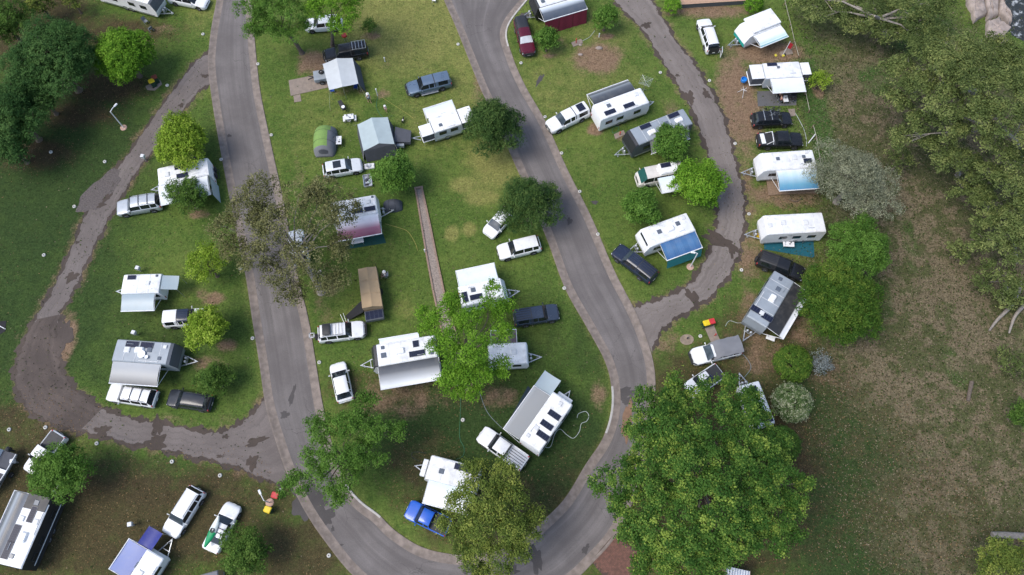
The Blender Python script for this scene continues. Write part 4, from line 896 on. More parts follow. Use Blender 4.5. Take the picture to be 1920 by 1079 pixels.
for sg in (-1, 1): wheel(T, bx.x + .2, bx.y + sg * .85, .33, .2)
T, r = gable_tent('pale blue canvas camper tent with grey walls below the picnic table', (706,262), [(696.5,221), (710.5,269)], [(670,234), (681.5,283.6)], [(727,220), (739.5,270.4)], 2.5, 2.0, CANV_B, CANV_G, ('near', 'right', 'left', 'far'), .3)
a = r(740, 253, 1.2); MB().add([(a.x, a.y + 1.1, 1.25), (a.x, a.y - 1.0, 1.25), (a.x + 1.9, a.y - .9, .95), (a.x + 1.9, a.y + .75, .95), (a.x, a.y + 1.1, .5), (a.x, a.y - 1.0, .5), (a.x + 1.9, a.y - .9, .5), (a.x + 1.9, a.y + .75, .5)], [(0, 1, 2, 3), (0, 4, 5, 1), (1, 5, 6, 2), (2, 6, 7, 3), (3, 7, 4, 0)]).build('trailer_cover', CANV_G, T)
MB().box((a.x + 2.5, a.y + .1, .5), (1.3, .08, .1), .25).box((a.x + 2.5, a.y - .15, .5), (1.3, .08, .1), -.25).build('drawbar', CHROME, T); MB().box((a.x + .7, a.y - 1.2, .72), (.9, .35, .4), 0, .03).build('kitchen_box', CSILVER, T)
for sg in (-1, 1): wheel(T, a.x + .9, a.y + sg * 1.0, .33, .2)

def dome_tent(label, px, py, rz, L, W, H, fly, wallm, greenpart=True, name='dome_tent'):
    c = G(px, py); T = thing(name, label, 'tent', c, rz); n, k = 12, 14; RG = []
    for i in range(n + 1):
        t = i / n; x = -L / 2 + L * t; e = max(0, 1 - abs(2 * t - 1) ** 2.3) ** .6; hh = H * (.16 + .84 * e) if 0 < i < n else H * .1; ww = W / 2 * (.72 + .28 * e); row = []
        for j in range(k + 1):
            q = math.pi * j / k; row.append((x, ww * math.copysign(abs(math.cos(q)) ** 1.1, math.cos(q)), .02 + hh * math.sin(q) ** .9))
        RG.append(row)
    A, B = [], []
    for i in range(n):
        for j in range(k):
            q = [RG[i][j], RG[i][j + 1], RG[i + 1][j + 1], RG[i + 1][j]]; (A if greenpart and 2 <= i and j < 9 + (i > 7) else B).append(q)
    if A: MB().quads(A).build('fly', fly, T, 50)
    MB().quads(B).build('inner_wall', wallm, T, 50)
    for e in (0, n): MB().quads([RG[e]]).build('end_wall', wallm, T)
    for i in (0, 4, 8, n): MB().tube([(p[0], p[1] * 1.012, p[2] + .015) for p in RG[i]], .014, 5).build('tent_pole', PLASTIC, T)
    g = [[(-L / 2 - .01 + .32 * math.sin(v) * .95, math.cos(q) * W * .3 * (1 if v else 1), .03 + math.sin(v) * H * .62 * math.sin(q) + .03) for q in np.linspace(.1, 3.04, 8)] for v in (0, .5, 1.0, 1.5)]
    MB().sheet(g).build('door_flap', CANV_G, T, 50)
    g = [[(x, -W * .5 - .03 + .24 * t, .04 + .6 * H * t * math.sin(math.pi * (j + .5) / 7)) for j, x in enumerate(np.linspace(-L * .28, L * .22, 7))] for t in (0, .5, 1)]
    MB().sheet(g).build('mesh_window', GLASSB, T, 50)
    return T
GRN = cloth('tent_green', (.17, .28, .075))
dome_tent('green and grey dome tent left of the pale canvas camper', 611, 268, R(92), 4.1, 2.85, 1.95, GRN, CANV_LG)
dome_tent('small dark grey tent tucked behind the tree at the gravel strip', 737, 388, R(5), 2.2, 1.5, 1.2, CANV_G, CANV_G, False, 'small_tent')

r = Rel(694, 546); T = thing('canvas_camper', 'tan canvas camper with a dark solar panel at its lower end', 'camper', r.c, 0)
A, B, C_, D = r(671,505,2.1), r(705,500,2.1), r(717,574,2.1), r(679,578,2.1); M0, M1 = (A + B) / 2 + Vector((0, 0, .18)), (C_ + D) / 2 + Vector((0, 0, .18))
panel(M0, M1, D, A, 8, .05).build('roof_panel', CANV_T, T, 40); panel(M0, M1, C_, B, 8, .05).build('roof_panel', CANV_T, T, 40)
for t in (.33, .66): 
    p, q, m_ = A.lerp(D, t), B.lerp(C_, t), M0.lerp(M1, t); MB().tube([tuple(p + Vector((0, 0, .02))), tuple(m_ + Vector((0, 0, .01))), tuple(q + Vector((0, 0, .02)))], .02, 5).build('roof_seam', CANV_T, T)
for p, q in ((A, B), (B, C_), (C_, D), (D, A)): panel(p, q, Vector((q.x * .96, q.y * .98, .7)), Vector((p.x * .96, p.y * .98, .7)), 5, 0).build('canvas_wall', CANV_T, T)
ang = math.atan2((M1 - M0).y, (M1 - M0).x); m_ = (M0 + M1) / 2; ln = (M1 - M0).length
MB().box((m_.x, m_.y, .6), (ln * .96, 1.9, .34), ang, .04).build('trailer_body', CGREY, T)
e = M1 + (M1 - M0).normalized() * .62; MB().box((e.x, e.y, 1.1), (1.15, 2.0, .5), ang, .05).build('front_box', CGREY, T); solar_panel(T, (e.x, e.y, 1.36), 1.0, 1.9, ang)
f = r(660, 583, 1.0); MB().add([(f.x + 1.2, f.y + .9, 1.9), (f.x + 1.3, f.y - .2, 1.2), (f.x - .9, f.y - .3, .1), (f.x - .5, f.y - .8, .05), (f.x + 1.2, f.y + .5, .05)], [(0, 1, 3, 2), (0, 2, 4), (1, 3, 4), (2, 3, 4)]).build('black_flap', cloth('black', (.015, .015, .017)), T)
for sg in (-1, 1):
    o = Vector((-math.sin(ang), math.cos(ang), 0)) * sg * 1.0; wo_ = MB().lathe([(.2, -.1), (.31, -.1), (.34, 0), (.31, .1), (.2, .1)], (m_.x + o.x, m_.y + o.y, .34), 'x' if abs(math.sin(ang)) > .7 else 'y', 16).build('wheel', RUBBER, T, 40)
for k, y in enumerate((515, 535, 552)): p = r(712 - k * -3, y, 0); MB().tube([(p.x, p.y, 0), (p.x - .25, p.y + .5, 1.95)], .025, 5).build('support_pole', PLASTIC, T)

# ================================================================== PEOPLE
def skin_mesh(name, V, E, Rr, m, parent, sub=1):
    me = bpy.data.meshes.new(name); me.from_pydata(V, E, []); o = link(name, me, m, parent)
    md = o.modifiers.new('skin', 'SKIN'); md.use_smooth_shade = True
    for i, v in enumerate(me.skin_vertices[0].data): v.radius = (Rr[i], Rr[i]); v.use_root = i == 0
    sb = o.modifiers.new('sub', 'SUBSURF'); sb.levels = sub; sb.render_levels = sub; return o
def person(label, px, py, rz, h=1.7, pose='stand', shirt=(.7, .7, .7), shorts=(.1, .12, .2), hat=None, hair=HAIRB, bare=False, z0=0.0):
    c = G(px, py); T = thing('person', label, 'person', (c.x, c.y, z0), rz); s = h / 1.75
    sit = pose == 'sit'; hip = .5 if sit else .93; J = {}
    J['pel'] = (0, 0, hip); J['wst'] = (.01, 0, hip + .2); J['chs'] = (.0, 0, hip + .42); J['nck'] = (.01, 0, hip + .58); J['hdb'] = (.03, 0, hip + .66); J['hdt'] = (.04, 0, hip + .8)
    for sg, n in ((1, 'l'), (-1, 'r')):
        J['sh' + n] = (0, sg * .19, hip + .5)
        st = {'stand': (0.03, .24, .26, .05, .27, .03, .24), 'walk': (.08 * sg, .24, .25, .2 * sg, .26, .02, .25), 'sit': (.08, .24, .24, .3, .2, .12, .27), 'reach': (.16, .24, .3, .36, .24, .22, .42)}[pose]
        J['el' + n] = (st[0], sg * st[1], hip + .24 if pose != 'reach' else hip + .34); J['wr' + n] = (st[3], sg * st[4], hip + .0 if pose in ('stand', 'walk') else hip + .14 if sit else hip + .34)
        J['hp' + n] = (0, sg * .1, hip - .03)
        if sit: J['kn' + n] = (.44, sg * .13, .5); J['an' + n] = (.46, sg * .13, .09)
        else: f = .16 * sg if pose == 'walk' else 0; J['kn' + n] = (.03 + f * .6, sg * .11, .5); J['an' + n] = (-.02 + f, sg * .12, .09)
        ax_, ay_, az = J['an' + n]; J['to' + n] = (ax_ + .18, ay_ + sg * .02, .04)
        wx, wy, wz = J['wr' + n]; dn = -1 if pose in ('stand', 'walk') else 0; fw = 1 if dn == 0 else .15
        J['pa' + n] = (wx + .07 * fw, wy, wz + .08 * dn)
        for k in range(4): J['f%d%s' % (k, n)] = (wx + (.16 - .01 * abs(k - 1)) * fw + .012 * (k - 1.5) * (1 - fw), wy + .02 * (k - 1.5) * fw, wz + (.17 - .012 * abs(k - 1)) * dn)
        J['th' + n] = (wx + .08 * fw + .04 * (1 - fw), wy - sg * .05, wz + .09 * dn)
    keys = list(J); ix = {k: i for i, k in enumerate(keys)}; E = [('pel', 'wst'), ('wst', 'chs'), ('chs', 'nck'), ('nck', 'hdb'), ('hdb', 'hdt')]
    for n in 'lr':
        E += [('chs', 'sh' + n), ('sh' + n, 'el' + n), ('el' + n, 'wr' + n), ('wr' + n, 'pa' + n), ('pel', 'hp' + n), ('hp' + n, 'kn' + n), ('kn' + n, 'an' + n), ('an' + n, 'to' + n), ('pa' + n, 'th' + n)] + [('pa' + n, 'f%d%s' % (k, n)) for k in range(4)]
    RAD = dict(pel=.13, wst=.12, chs=.14, nck=.055, hdb=.085, hdt=.09, sh=.065, el=.042, wr=.03, pa=.028, hp=.085, kn=.06, an=.04, to=.035, th=.01, f0=.009, f1=.009, f2=.009, f3=.009)
    V = [tuple(x * s for x in J[k]) for k in keys]; RR = [RAD.get(k, RAD.get(k[:2], .03)) * s for k in keys]
    skin_mesh('body', V, [(ix[a], ix[b]) for a, b in E], RR, SKIN, T)
    def garment(nm, ks, ed, grow, col, fr={}):
        VV = [Vector(J[k]) * s for k in ks]
        for k, (a, t) in fr.items(): VV[ks.index(k)] = (Vector(J[a]).lerp(Vector(J[k]), t)) * s
        skin_mesh(nm, [tuple(v) for v in VV], [(ks.index(a), ks.index(b)) for a, b in ed], [(RAD.get(k, RAD.get(k[:2], .05)) + grow) * s for k in ks], cloth(nm + '_%d' % int(sum(col) * 1000), col), T)
    if not bare: garment('shirt', ['wst', 'pel', 'chs', 'shl', 'shr', 'ell', 'elr'], [('pel', 'wst'), ('wst', 'chs'), ('chs', 'shl'), ('chs', 'shr'), ('shl', 'ell'), ('shr', 'elr')], .022, shirt, dict(ell=('shl', .6), elr=('shr', .6)))
    garment('shorts', ['pel', 'hpl', 'hpr', 'knl', 'knr'], [('pel', 'hpl'), ('pel', 'hpr'), ('hpl', 'knl'), ('hpr', 'knr')], .028, shorts, dict(knl=('hpl', .7), knr=('hpr', .7)))
    hz = J['hdt'][2] * s; hx = J['hdt'][0] * s
    MB().lathe([(.095 * s, -.07 * s), (.108 * s, -.0), (.1 * s, .06 * s), (.06 * s, .1 * s), (.001, .112 * s)], (hx - .015, 0, hz), 'z', 12).build('hair', hair, T, 60)
    MB().box((hx + .1 * s, 0, hz - .04 * s), (.03 * s, .025 * s, .05 * s), 0, .006).build('nose', SKIN, T)
    for sg in (1, -1): MB().lathe([(.001, -.006), (.012 * s, 0), (.001, .006)], (hx + .085 * s, sg * .035 * s, hz - .01 * s), 'x', 8).build('eye', PLASTIC, T); MB().box((hx, sg * .1 * s, hz - .04 * s), (.03, .02, .05), 0, .005).build('ear', SKIN, T)
    MB().box((hx + .088 * s, 0, hz - .085 * s), (.012, .05 * s, .012)).build('mouth', mat('lips', (.35, .12, .1), .6), T)
    if hat: MB().lathe([(.2 * s, .045 * s), (.2 * s, .055 * s), (.11 * s, .07 * s), (.105 * s, .13 * s), (.06 * s, .15 * s), (.001, .152 * s)], (hx, 0, hz), 'z', 14).build('hat', cloth('hat_%d' % int(sum(hat) * 100), hat), T, 50)
    return T
person('person in white shirt walking on the grass between the two canvas tents', 693, 192, R(-60), 1.72, 'walk', (.7, .72, .74), (.08, .09, .1), hat=(.62, .62, .6))
person('small person in white shirt beside the hose above the pale blue tent', 724, 210, R(-80), 1.25, 'walk', (.72, .7, .68), (.5, .3, .26), hat=(.7, .7, .7))
person('person in white sitting on a camp chair beside the tan camper', 724, 519, R(190), 1.75, 'sit', (.72, .72, .74), (.5, .5, .52), hat=(.66, .66, .64), z0=0)
person('bare chested person in dark shorts sitting left of the white camp table', 1459, 184, R(10), 1.75, 'sit', bare=True, shorts=(.05, .05, .07))
person('second seated person in pink shirt left of the white camp table, nearer the wagon', 1461, 192, R(5), 1.7, 'sit', (.5, .22, .2), (.1, .1, .12))
# dog
c = G(756, 229); T = thing('dog', 'small black and white dog on the grass right of the pale blue tent', 'dog', c, R(75)); 
DV = [(0, 0, .33), (.2, 0, .32), (-.2, 0, .33), (.32, 0, .42), (.4, 0, .5), (.5, 0, .47), (-.32, 0, .42), (-.4, 0, .5)] + [(.2, s_ * .07, .18) for s_ in (1, -1)] + [(.2, s_ * .07, .02) for s_ in (1, -1)] + [(-.16, s_ * .08, .2) for s_ in (1, -1)] + [(-.25, s_ * .08, .12) for s_ in (1, -1)] + [(-.2, s_ * .08, .02) for s_ in (1, -1)]
skin_mesh('body', DV, [(0, 1), (0, 2), (1, 3), (3, 4), (4, 5), (2, 6), (6, 7), (1, 8), (8, 10), (1, 9), (9, 11), (2, 12), (12, 14), (14, 16), (2, 13), (13, 15), (15, 17)], [.1, .11, .09, .07, .07, .035, .03, .02, .045, .045, .025, .025, .05, .05, .028, .028, .022, .022], mat('dog_fur', (.02, .02, .02), .9), T)
MB().box((0, 0, .42), (.2, .16, .05), 0, .02).build('white_patch', mat('white_fur', (.6, .58, .55), .9), T)
for sg in (1, -1): MB().box((.36, sg * .06, .56), (.04, .03, .08), 0, .01).build('ear', mat('dog_fur', (.02, .02, .02)), T)

# ================================================================== CAMP FURNITURE
TABLEW = mat('white_laminate', (.7, .71, .72), .5, 0, .06, 2, dirt=.15)
def table(label, px, py, rz, lx, ly, h=.72, m=TABLEW, items=0, name='camp_table'):
    c = G(px, py, h); T = thing(name, label, 'table', (c.x, c.y, 0), rz); MB().box((0, 0, h - .02), (lx, ly, .04), 0, .012).build('table_top', m, T)
    for x in (-1, 1):
        for y in (-1, 1): MB().tube([(x * (lx / 2 - .08), y * (ly / 2 - .06), 0), (x * (lx / 2 - .14), y * (ly / 2 - .1), h - .04)], .016, 5).build('leg', CHROME, T)
    for k in range(items):
        x, y = random.uniform(-.36, .36) * lx, random.uniform(-.32, .32) * ly; ct = G(px, py, h); w = Vector((x * math.cos(rz) - y * math.sin(rz), x * math.sin(rz) + y * math.cos(rz), 0))
        o = MB().lathe([(.05, 0), (.07, .01), (.075, .09), (.06, .1), (.001, .1)], (0, 0, 0), 'z', 10).build('pot', PLASTIC if k % 2 else CHROME, None, 40); o.location = (ct.x + w.x, ct.y + w.y, h); tag(o, '%s pot on the %s' % (('first steel', 'first dark', 'second steel', 'second dark', 'third steel')[k], ' '.join(label.split()[:11])), 'pot', 'pots on camp tables')
    return T
def chair(label, px, py, rz, m, name='camp_chair', tall=.9):
    c = G(px, py); T = thing(name, label, 'chair', c, rz)
    MB().sheet([[(-.22 + .46 * t, y, .44 - .04 * math.sin(3.14 * t) - .03 * math.cos(y * 6)) for y in np.linspace(-.24, .24, 5)] for t in np.linspace(0, 1, 5)], .015).build('seat', m, T); MB().sheet([[(-.22 - .14 * t, y, .45 + (tall - .45) * t) for y in np.linspace(-.25, .25, 5)] for t in np.linspace(0, 1, 4)], .015).build('backrest', m, T)
    for x in (-.2, .22):
        for y in (-.25, .25): MB().tube([(x, y, 0), (-x * .6, y, .44)], .014, 5).build('leg', CHROME, T)
    for y in (-.27, .27): MB().box((.0, y, .64), (.46, .05, .03), 0, .01).tube([(.2, y, .42), (.2, y, .64)], .012, 5).tube([(-.24, y, .44), (-.22, y, .64)], .012, 5).build('armrest', PLASTIC, T)
    return T
BLUEC = cloth('chair_blue', (.01, .06, .3)); GREYC = cloth('chair_grey', (.16, .18, .2)); BLKC = cloth('chair_black', (.02, .02, .022))
table('white picnic table with pots on it above the green tent', 654, 219, R(8), 1.15, .75, .72, TABLEW, 5)
for px, py, lab in ((645, 223, 'left of'), (666, 221, 'right of')):
    c = G(px, py, .42); T = thing('bench', 'narrow white bench %s the white picnic table' % lab, 'bench', (c.x, c.y, 0), R(98)); MB().box((0, 0, .42), (.8, .26, .04), 0, .01).build('seat', TABLEW, T)
    for x in (-.3, .3): MB().box((x, 0, .2), (.04, .24, .4)).build('leg', CHROME, T)
chair('white camp chair lowest of the seats around the picnic table', 655, 229, R(50), cloth('white', (.66, .66, .64)))
c = G(645, 207); T = thing('barbecue', 'black barbecue with a white plate above the picnic table', 'barbecue', c, R(-60)); MB().box((0, 0, .78), (1.0, .55, .3), 0, .08).build('firebox', PLASTIC, T); MB().lathe([(.05, .94), (.22, .95), (.2, .98), (.001, .97)], (.2, 0, 0), 'z', 16).build('plate', CWHITE, T)
for x in (-.4, .4):
    for y in (-.2, .2): MB().tube([(x, y, 0), (x, y, .65)], .02, 5).build('leg', PLASTIC, T)
MB().box((-.75, 0, .8), (.45, .5, .04)).build('side_shelf', PLASTIC, T)
table('white camp table with cups against the green tent', 635, 263, R(94), 1.15, .66, .72, TABLEW, 4)
table('white camp table beside the two seated people on the grey mat', 1473, 185, R(94), .95, .62, .7, TABLEW, 2)
table('white table on the teal ground mat', 1479, 458, R(-3), 1.25, .62, .7, TABLEW, 4)
table('white table half under the maroon awning', 670, 452, R(12), 1.4, .6, .7, TABLEW, 1)
table('small white table under the edge of the black awning', 1445, 634, R(-22), .95, .5, .6, TABLEW, 1)
chair('blue camp chair in the left corner of the white canvas tent', 624, 173, R(-70), BLUEC); chair('blue camp chair in the right corner of the white canvas tent', 668, 167, R(-100), BLUEC)
chair('black camp chair to the right of the white camp table on the grey mat', 1485, 181, R(180), BLKC); chair('lower black camp chair right of the white camp table on the grey mat', 1484, 189, R(170), BLKC)
chair('grey camp chair under the top left caravan, nearer the caravan', 275, 44, R(-40), GREYC); chair('grey camp chair between the top left caravan and the bright green tree', 284, 58, R(140), GREYC)
chair('white chair cut by the top edge beside the right hand road', 814, 4, R(-90), cloth('white', (.66, .66, .64)), 'garden_chair')
chair('white chair beneath the person beside the tan camper', 724, 519, R(190), cloth('pale', (.5, .52, .55))); 
chair('black chair beneath the bare chested person at the white camp table', 1459, 184, R(10), BLKC); chair('dark chair beneath the person in pink at the white camp table', 1461, 192, R(5), GREYC)
chair('black camp chair below the step of the white caravan on the teal mat', 1503, 452, R(30), BLKC)
c = G(693, 313); T = thing('wash_tray', 'white tray with a round bowl right of the white crossover', 'tray', c, R(8)); MB().box((0, 0, .12), (1.2, .7, .2), 0, .04).build('tray', TABLEW, T); MB().lathe([(.16, .22), (.28, .3), (.3, .33), (.26, .33), (.001, .25)], (-.1, 0, 0), 'z', 16).build('bowl', CHROME, T, 40)
c = G(690, 341); T = thing('storage_tub', 'grey open tub full of gear left of the gravel strip tree', 'tub', c, R(100)); MB().box((0, 0, .05), (1.6, 1.0, .08), 0, .02).box((0, .48, .2), (1.6, .05, .3)).box((0, -.48, .2), (1.6, .05, .3)).box((.78, 0, .2), (.05, 1.0, .3)).box((-.78, 0, .2), (.05, 1.0, .3)).build('tub', CHROME, T)
for k in range(4): MB().box((-.5 + .33 * k, .15 * (-1) ** k, .2), (.3, .42, .22), .4 * k, .08).build('gear', (PLASTIC, CANV_B, CANV_G, CANV_LG)[k], T)
def mat_sheet(label, pts, m, name='ground_mat', z=.03):
    c = G(*pts[0]); T = MB().slab([tuple((G(x, y) - c)[:2]) for x, y in pts], .004, z).build(name, m); T.location = (c.x, c.y, 0); return tag(T, label, 'mat')
mat_sheet('teal ground mat in front of the white caravan without awning', [(1432,446),(1525,449),(1527,484),(1433,468)], cloth('teal', (.004, .085, .12)))
mat_sheet('dark green ground mat under the maroon awning', [(640,455),(718,438),(724,456),(650,468)], cloth('green_mat', (.006, .055, .05)))
mat_sheet('grey ground mat under the people at the upper right', [(1419,172),(1494,168),(1493,198),(1421,200)], cloth('grey_mat', (.1, .1, .105)))
mat_sheet('dark blue green mat beneath the angled caravan awning', [(948,800),(990,724),(1006,740),(980,812)], cloth('navy_mat', (.02, .035, .055)))
mat_sheet('black mat at the left edge of the picture', [(-14,604),(12,602),(10,622),(-8,632)], cloth('black', (.015, .015, .017)))
def slab_thing(label, pts, h=.06, m=CONC, name='concrete_slab'):
    c = G(*pts[0]); T = MB().slab([tuple((G(x, y, h) - c)[:2]) for x, y in pts], -.05, h).build(name, m); T.location = (c.x, c.y, 0); return tag(T, label, 'slab')
slab_thing('long concrete slab running left from the white canvas tent', [(541,151),(640,131),(652,156),(545,180)]); slab_thing('small concrete block below the long slab', [(550,180),(563,177),(565,190),(552,192)])
slab_thing('concrete slab with a tap post above the bare dirt patch', [(1071,80),(1090,73),(1093,81),(1075,88)], .09); slab_thing('concrete slab at the nose of the long silver grey caravan', [(1151,252),(1169,244),(1173,252),(1154,261)], .09)
slab_thing('concrete slab under the two bins by the loop entrance', [(1321,614),(1338,609),(1351,640),(1335,646)], .05); slab_thing('square concrete slab right of the black wagon', [(1478,205),(1490,204),(1492,217),(1482,219)], .08)
slab_thing('concrete slab at the red flag post by the fence', [(1462,98),(1483,89),(1487,101),(1465,105)], .08); slab_thing('round pale stone pad near the loop entrance', [(1288 + 13 * math.cos(q), 637 + 10 * math.sin(q)) for q in np.linspace(0, 5.9, 16)], .07, mat('stone_pad', (.24, .19, .14), .95, 0, .25, 3, .5, 12))
# timber deck under the sky blue awning, board by board
a0, b0, c1, d0 = G(1437,334,.18), G(1528,329,.18), G(1530,362,.18), G(1441,366,.18)
T = thing('timber_deck', 'timber deck under the sky blue awning', 'deck', (a0.x, a0.y, 0), 0); nbd = 18
for k in range(nbd):
    t0, t1 = k / nbd, (k + .9) / nbd; P = [a0.lerp(d0, t0), b0.lerp(c1, t0), b0.lerp(c1, t1), a0.lerp(d0, t1)]; MB().slab([((p - a0).x, (p - a0).y) for p in P], .1, .18 + random.uniform(-.006, .006)).build('plank', TIMBER, T)
MB().slab([((p - a0).x * .98 + .02, (p - a0).y * .98 - .02) for p in (a0, b0, c1, d0)], 0, .098).build('frame', TIMBER, T)
# raised verandah deck at the top edge
DECKP = mat('deck_peach', (.4, .26, .18), .8, 0, .12, 4); e0, e1 = G(1275,9,.75), G(1402,1,.75); up = Vector((-(e1 - e0).y, (e1 - e0).x, 0)).normalized()
T = thing('verandah', 'peach boarded verandah with dark grey skirting at the top edge', 'verandah', (e0.x, e0.y, 0), 0)
for k in range(16): P = [e0 + up * (.2 * k), e1 + up * (.2 * k), e1 + up * (.2 * k + .185), e0 + up * (.2 * k + .185)]; MB().slab([((p - e0).x, (p - e0).y) for p in P], .7, .75 + random.uniform(-.004, .004)).build('board', DECKP, T)
P = [e0, e1, e1 + up * 3.2, e0 + up * 3.2]; MB().slab([((p - e0).x, (p - e0).y) for p in [q + up * .03 for q in P]], 0, .695).build('skirting', mat('skirting_grey', (.07, .08, .085), .8), T)
# shed roof under the plane tree
s0 = G(1362,1062,2.2); T = thing('garden_shed', 'small corrugated roof under the lower edge of the plane tree', 'shed', (s0.x, s0.y, 0), R(-12)); g = []
for i in range(3): g.append([(x, -1.1 * i, 2.25 - .12 * i + .035 * math.sin(x * 26)) for x in np.linspace(0, 2.2, 60)])
MB().sheet(g, .01).build('corrugated_roof', mat('zinc_roof', (.42, .46, .52), .45, .4, .1, 1.5, dirt=.3), T, 60); MB().box((1.1, -1.1, 1.05), (2.0, 2.0, 2.1)).build('wall', TIMBER, T); MB().box((2.24, -1.1, 2.14), (.06, 2.3, .16), 0, .01).build('fascia', TIMBER, T)
# gravel strip with timber sleepers
r = Rel(800, 450); T = thing('gravel_strip', 'long gravel strip between timber sleepers on the middle lawn', 'path', r.c, 0)
A = [r(*p) for p in ((779,354),(790,420),(800,480),(812,545),(826,610),(842,672),(856,740))]; B = [r(*p) for p in ((791,352),(806,420),(818,480),(833,550),(850,610),(870,672),(888,733))]
GRV = mat('pale_gravel', (.26, .215, .185), .95, 0, .3, 9, .9, 30); mb = MB()
for a, b in zip(A, B): mb.v += [(a.x, a.y, .05), (b.x, b.y, .05)]
for i in range(len(A) - 1): mb.f.append((2 * i, 2 * i + 1, 2 * i + 3, 2 * i + 2))
mb.build('gravel_bed', GRV, T)
SLP = mat('pale_sleeper', (.26, .18, .135), .85, 0, .2, 5, .4, 30)
for Cc in (A, B):
    for i in range(len(Cc) - 1):
        a, b = Cc[i], Cc[i + 1]; d = b - a; n = max(1, round(d.length / 2.4))
        for k in range(n): p, q = a.lerp(b, k / n), a.lerp(b, (k + .985) / n); m_ = (p + q) / 2; MB().box((m_.x, m_.y, .09), ((q - p).length, .2, .2), math.atan2(d.y, d.x), .015).build('sleeper', SLP, T)
for a, b in ((A[0], B[0]), (A[-1], B[-1])): m_ = (a + b) / 2; d = b - a; MB().box((m_.x, m_.y, .1), (d.length + .3, .22, .22), math.atan2(d.y, d.x), .015).build('sleeper', SLP, T)
# ================================================================== SMALL SITE THINGS
def marker(px, py, lab, k=[0]):
    c = G(px, py); T = thing('site_marker', lab, 'marker', c, random.uniform(0, 6), 'white ring markers along the sites')
    MB().lathe([(.1, 0), (.19, .01), (.215, .06), (.19, .13), (.14, .16), (.09, .14), (.08, .05)], (0, 0, 0), 'z', 16).build('ring', mat('marker_white', (.55, .54, .5), .7, 0, .1, 6, dirt=.2), T, 50); MB().lathe([(.04, 0), (.04, .12), (.001, .13)], (0, 0, 0), 'z', 8).build('peg', CGREY, T)
for px, py, w in [(381,65,'right of the bright green tree at the road edge'),(314,161,'below the bins at the side track'),(197,304,'left of the side track, second from its top'),(140,388,'left of the dark gravel patch on the side track'),(83,479,'left of the lower straight of the side track'),
    (96,286,'on the dark lawn below the dense trees'),(18,806,'at the outer side of the gravel bend'),(86,802,'above the black tray of the lower left pickup'),(182,832,'below the lower track near the lower left tree'),(323,866,'below the middle of the lower track'),(413,892,'below the right end of the lower track'),
    (526,920,'beside the red lidded bin at the bottom'),(617,1042,'outside the bottom curve of the road'),(484,121,'right of the left road near the leaning tree'),(509,254,'right of the left road near the green tent'),(415,300,'between the left caravan and the road'),(451,504,'left of the road below the sparse brown tree'),
    (474,635,'left of the road by the yellow green tree'),(599,680,'right of the left road above the hatchback'),(859,84,'left of the right road near the top'),(977,119,'below the maroon pickup truck'),(1022,220,'above the nose of the white pickup with solar panel'),(1053,288,'right of the right road, above the leafy loop trees'),
    (1087,360,'right of the right road, halfway along'),(1121,440,'right of the right road, above the navy pickup'),(1058,541,'left of the right road near the grey blue pickup'),(1238,137,'left of the loop track near the rotary airer'),(1330,152,'right of the loop track on red soil'),(1378,270,'right of the loop track left of the black pickup'),
    (1404,402,'right of the loop track near the white caravan without awning'),(1390,507,'right of the loop track near the black pickup with ribbed lid'),(1313,631,'beside the stone pad near the bins'),(868,788,'on the dark grass below the gravel strip'),(600,510,'right of the road under the sparse brown tree')]:
    marker(px, py, 'white ring marker ' + w)
def pedestal(label, px, py, h=1.0, m=HATCH, top=None, name='power_post'):
    c = G(px, py); T = thing(name, label, 'post', c, random.uniform(-.3, .3)); MB().box((0, 0, h * .4), (.14, .14, h * .8), 0, .02).build('post', top or CHROME, T); hd = MB().box((0, 0, h * .9), (.42, .42, .42), 0, .04).build('meter_box', m, T); MB().box((0, -.215, h * .92), (.2, .02, .16)).build('socket_cover', PLASTIC, hd)
pedestal('grey power post beside the side track above the left caravan', 274, 301); pedestal('grey power post above the small white caravan with two awnings', 265, 509); pedestal('grey power post above the silver caravan with dishes', 258, 629); pedestal('grey power post left of the lower left tree', 34, 868); pedestal('grey power post above the deep blue awning', 252, 985)
RED = mat('red_paint', (.42, .03, .02), .5)
def tap(label, px, py, m=HATCH, h=.8):
    c = G(px, py); T = thing('tap_post', label, 'post', c, random.uniform(0, 3)); MB().box((0, 0, h / 2), (.1, .1, h), 0, .02).build('post', m, T); MB().tube([(0, 0, h * .9), (.14, 0, h * .92), (.16, 0, h * .8)], .02, 6).build('tap', CHROME, T); MB().lathe([(.05, h), (.09, h + .02), (.08, h + .08), (.001, h + .1)], (0, 0, 0), 'z', 10).build('cap', m, T, 40)
tap('white tap post at the hose between the two canvas tents', 708, 180, TABLEW, 1.3); tap('pale tap post on the open lawn right of the black pickup', 722, 116, TABLEW, .7); tap('red tap post on the slab above the bare dirt patch', 1080, 82, RED); tap('red tap post on the slab at the silver grey caravan nose', 1162, 254, RED, .6); tap('short tap post in the round stone pad', 1288, 636, PLASTIC, .4)
tap('short red tap post on the slab by the bins', 1340, 630, RED, .5); tap('white post in the gravel strip', 797, 473, TABLEW, .6); tap('short post near the small tree at the top', 1123, 70, TABLEW, .6)
c = G(649, 78); T = thing('hose_reel_post', 'red round hose reel on a post above the black pickup truck', 'hose reel', c, 0); MB().tube([(-.15, 0, 0), (-.15, 0, 1.0)], .03, 6).tube([(.15, 0, 0), (.15, 0, 1.0)], .03, 6).build('post', CHROME, T); MB().lathe([(.1, -.12), (.36, -.1), (.36, .1), (.1, .12), (.001, .12)], (0, 0, 1.15), 'z', 18).build('reel', RED, T, 40)
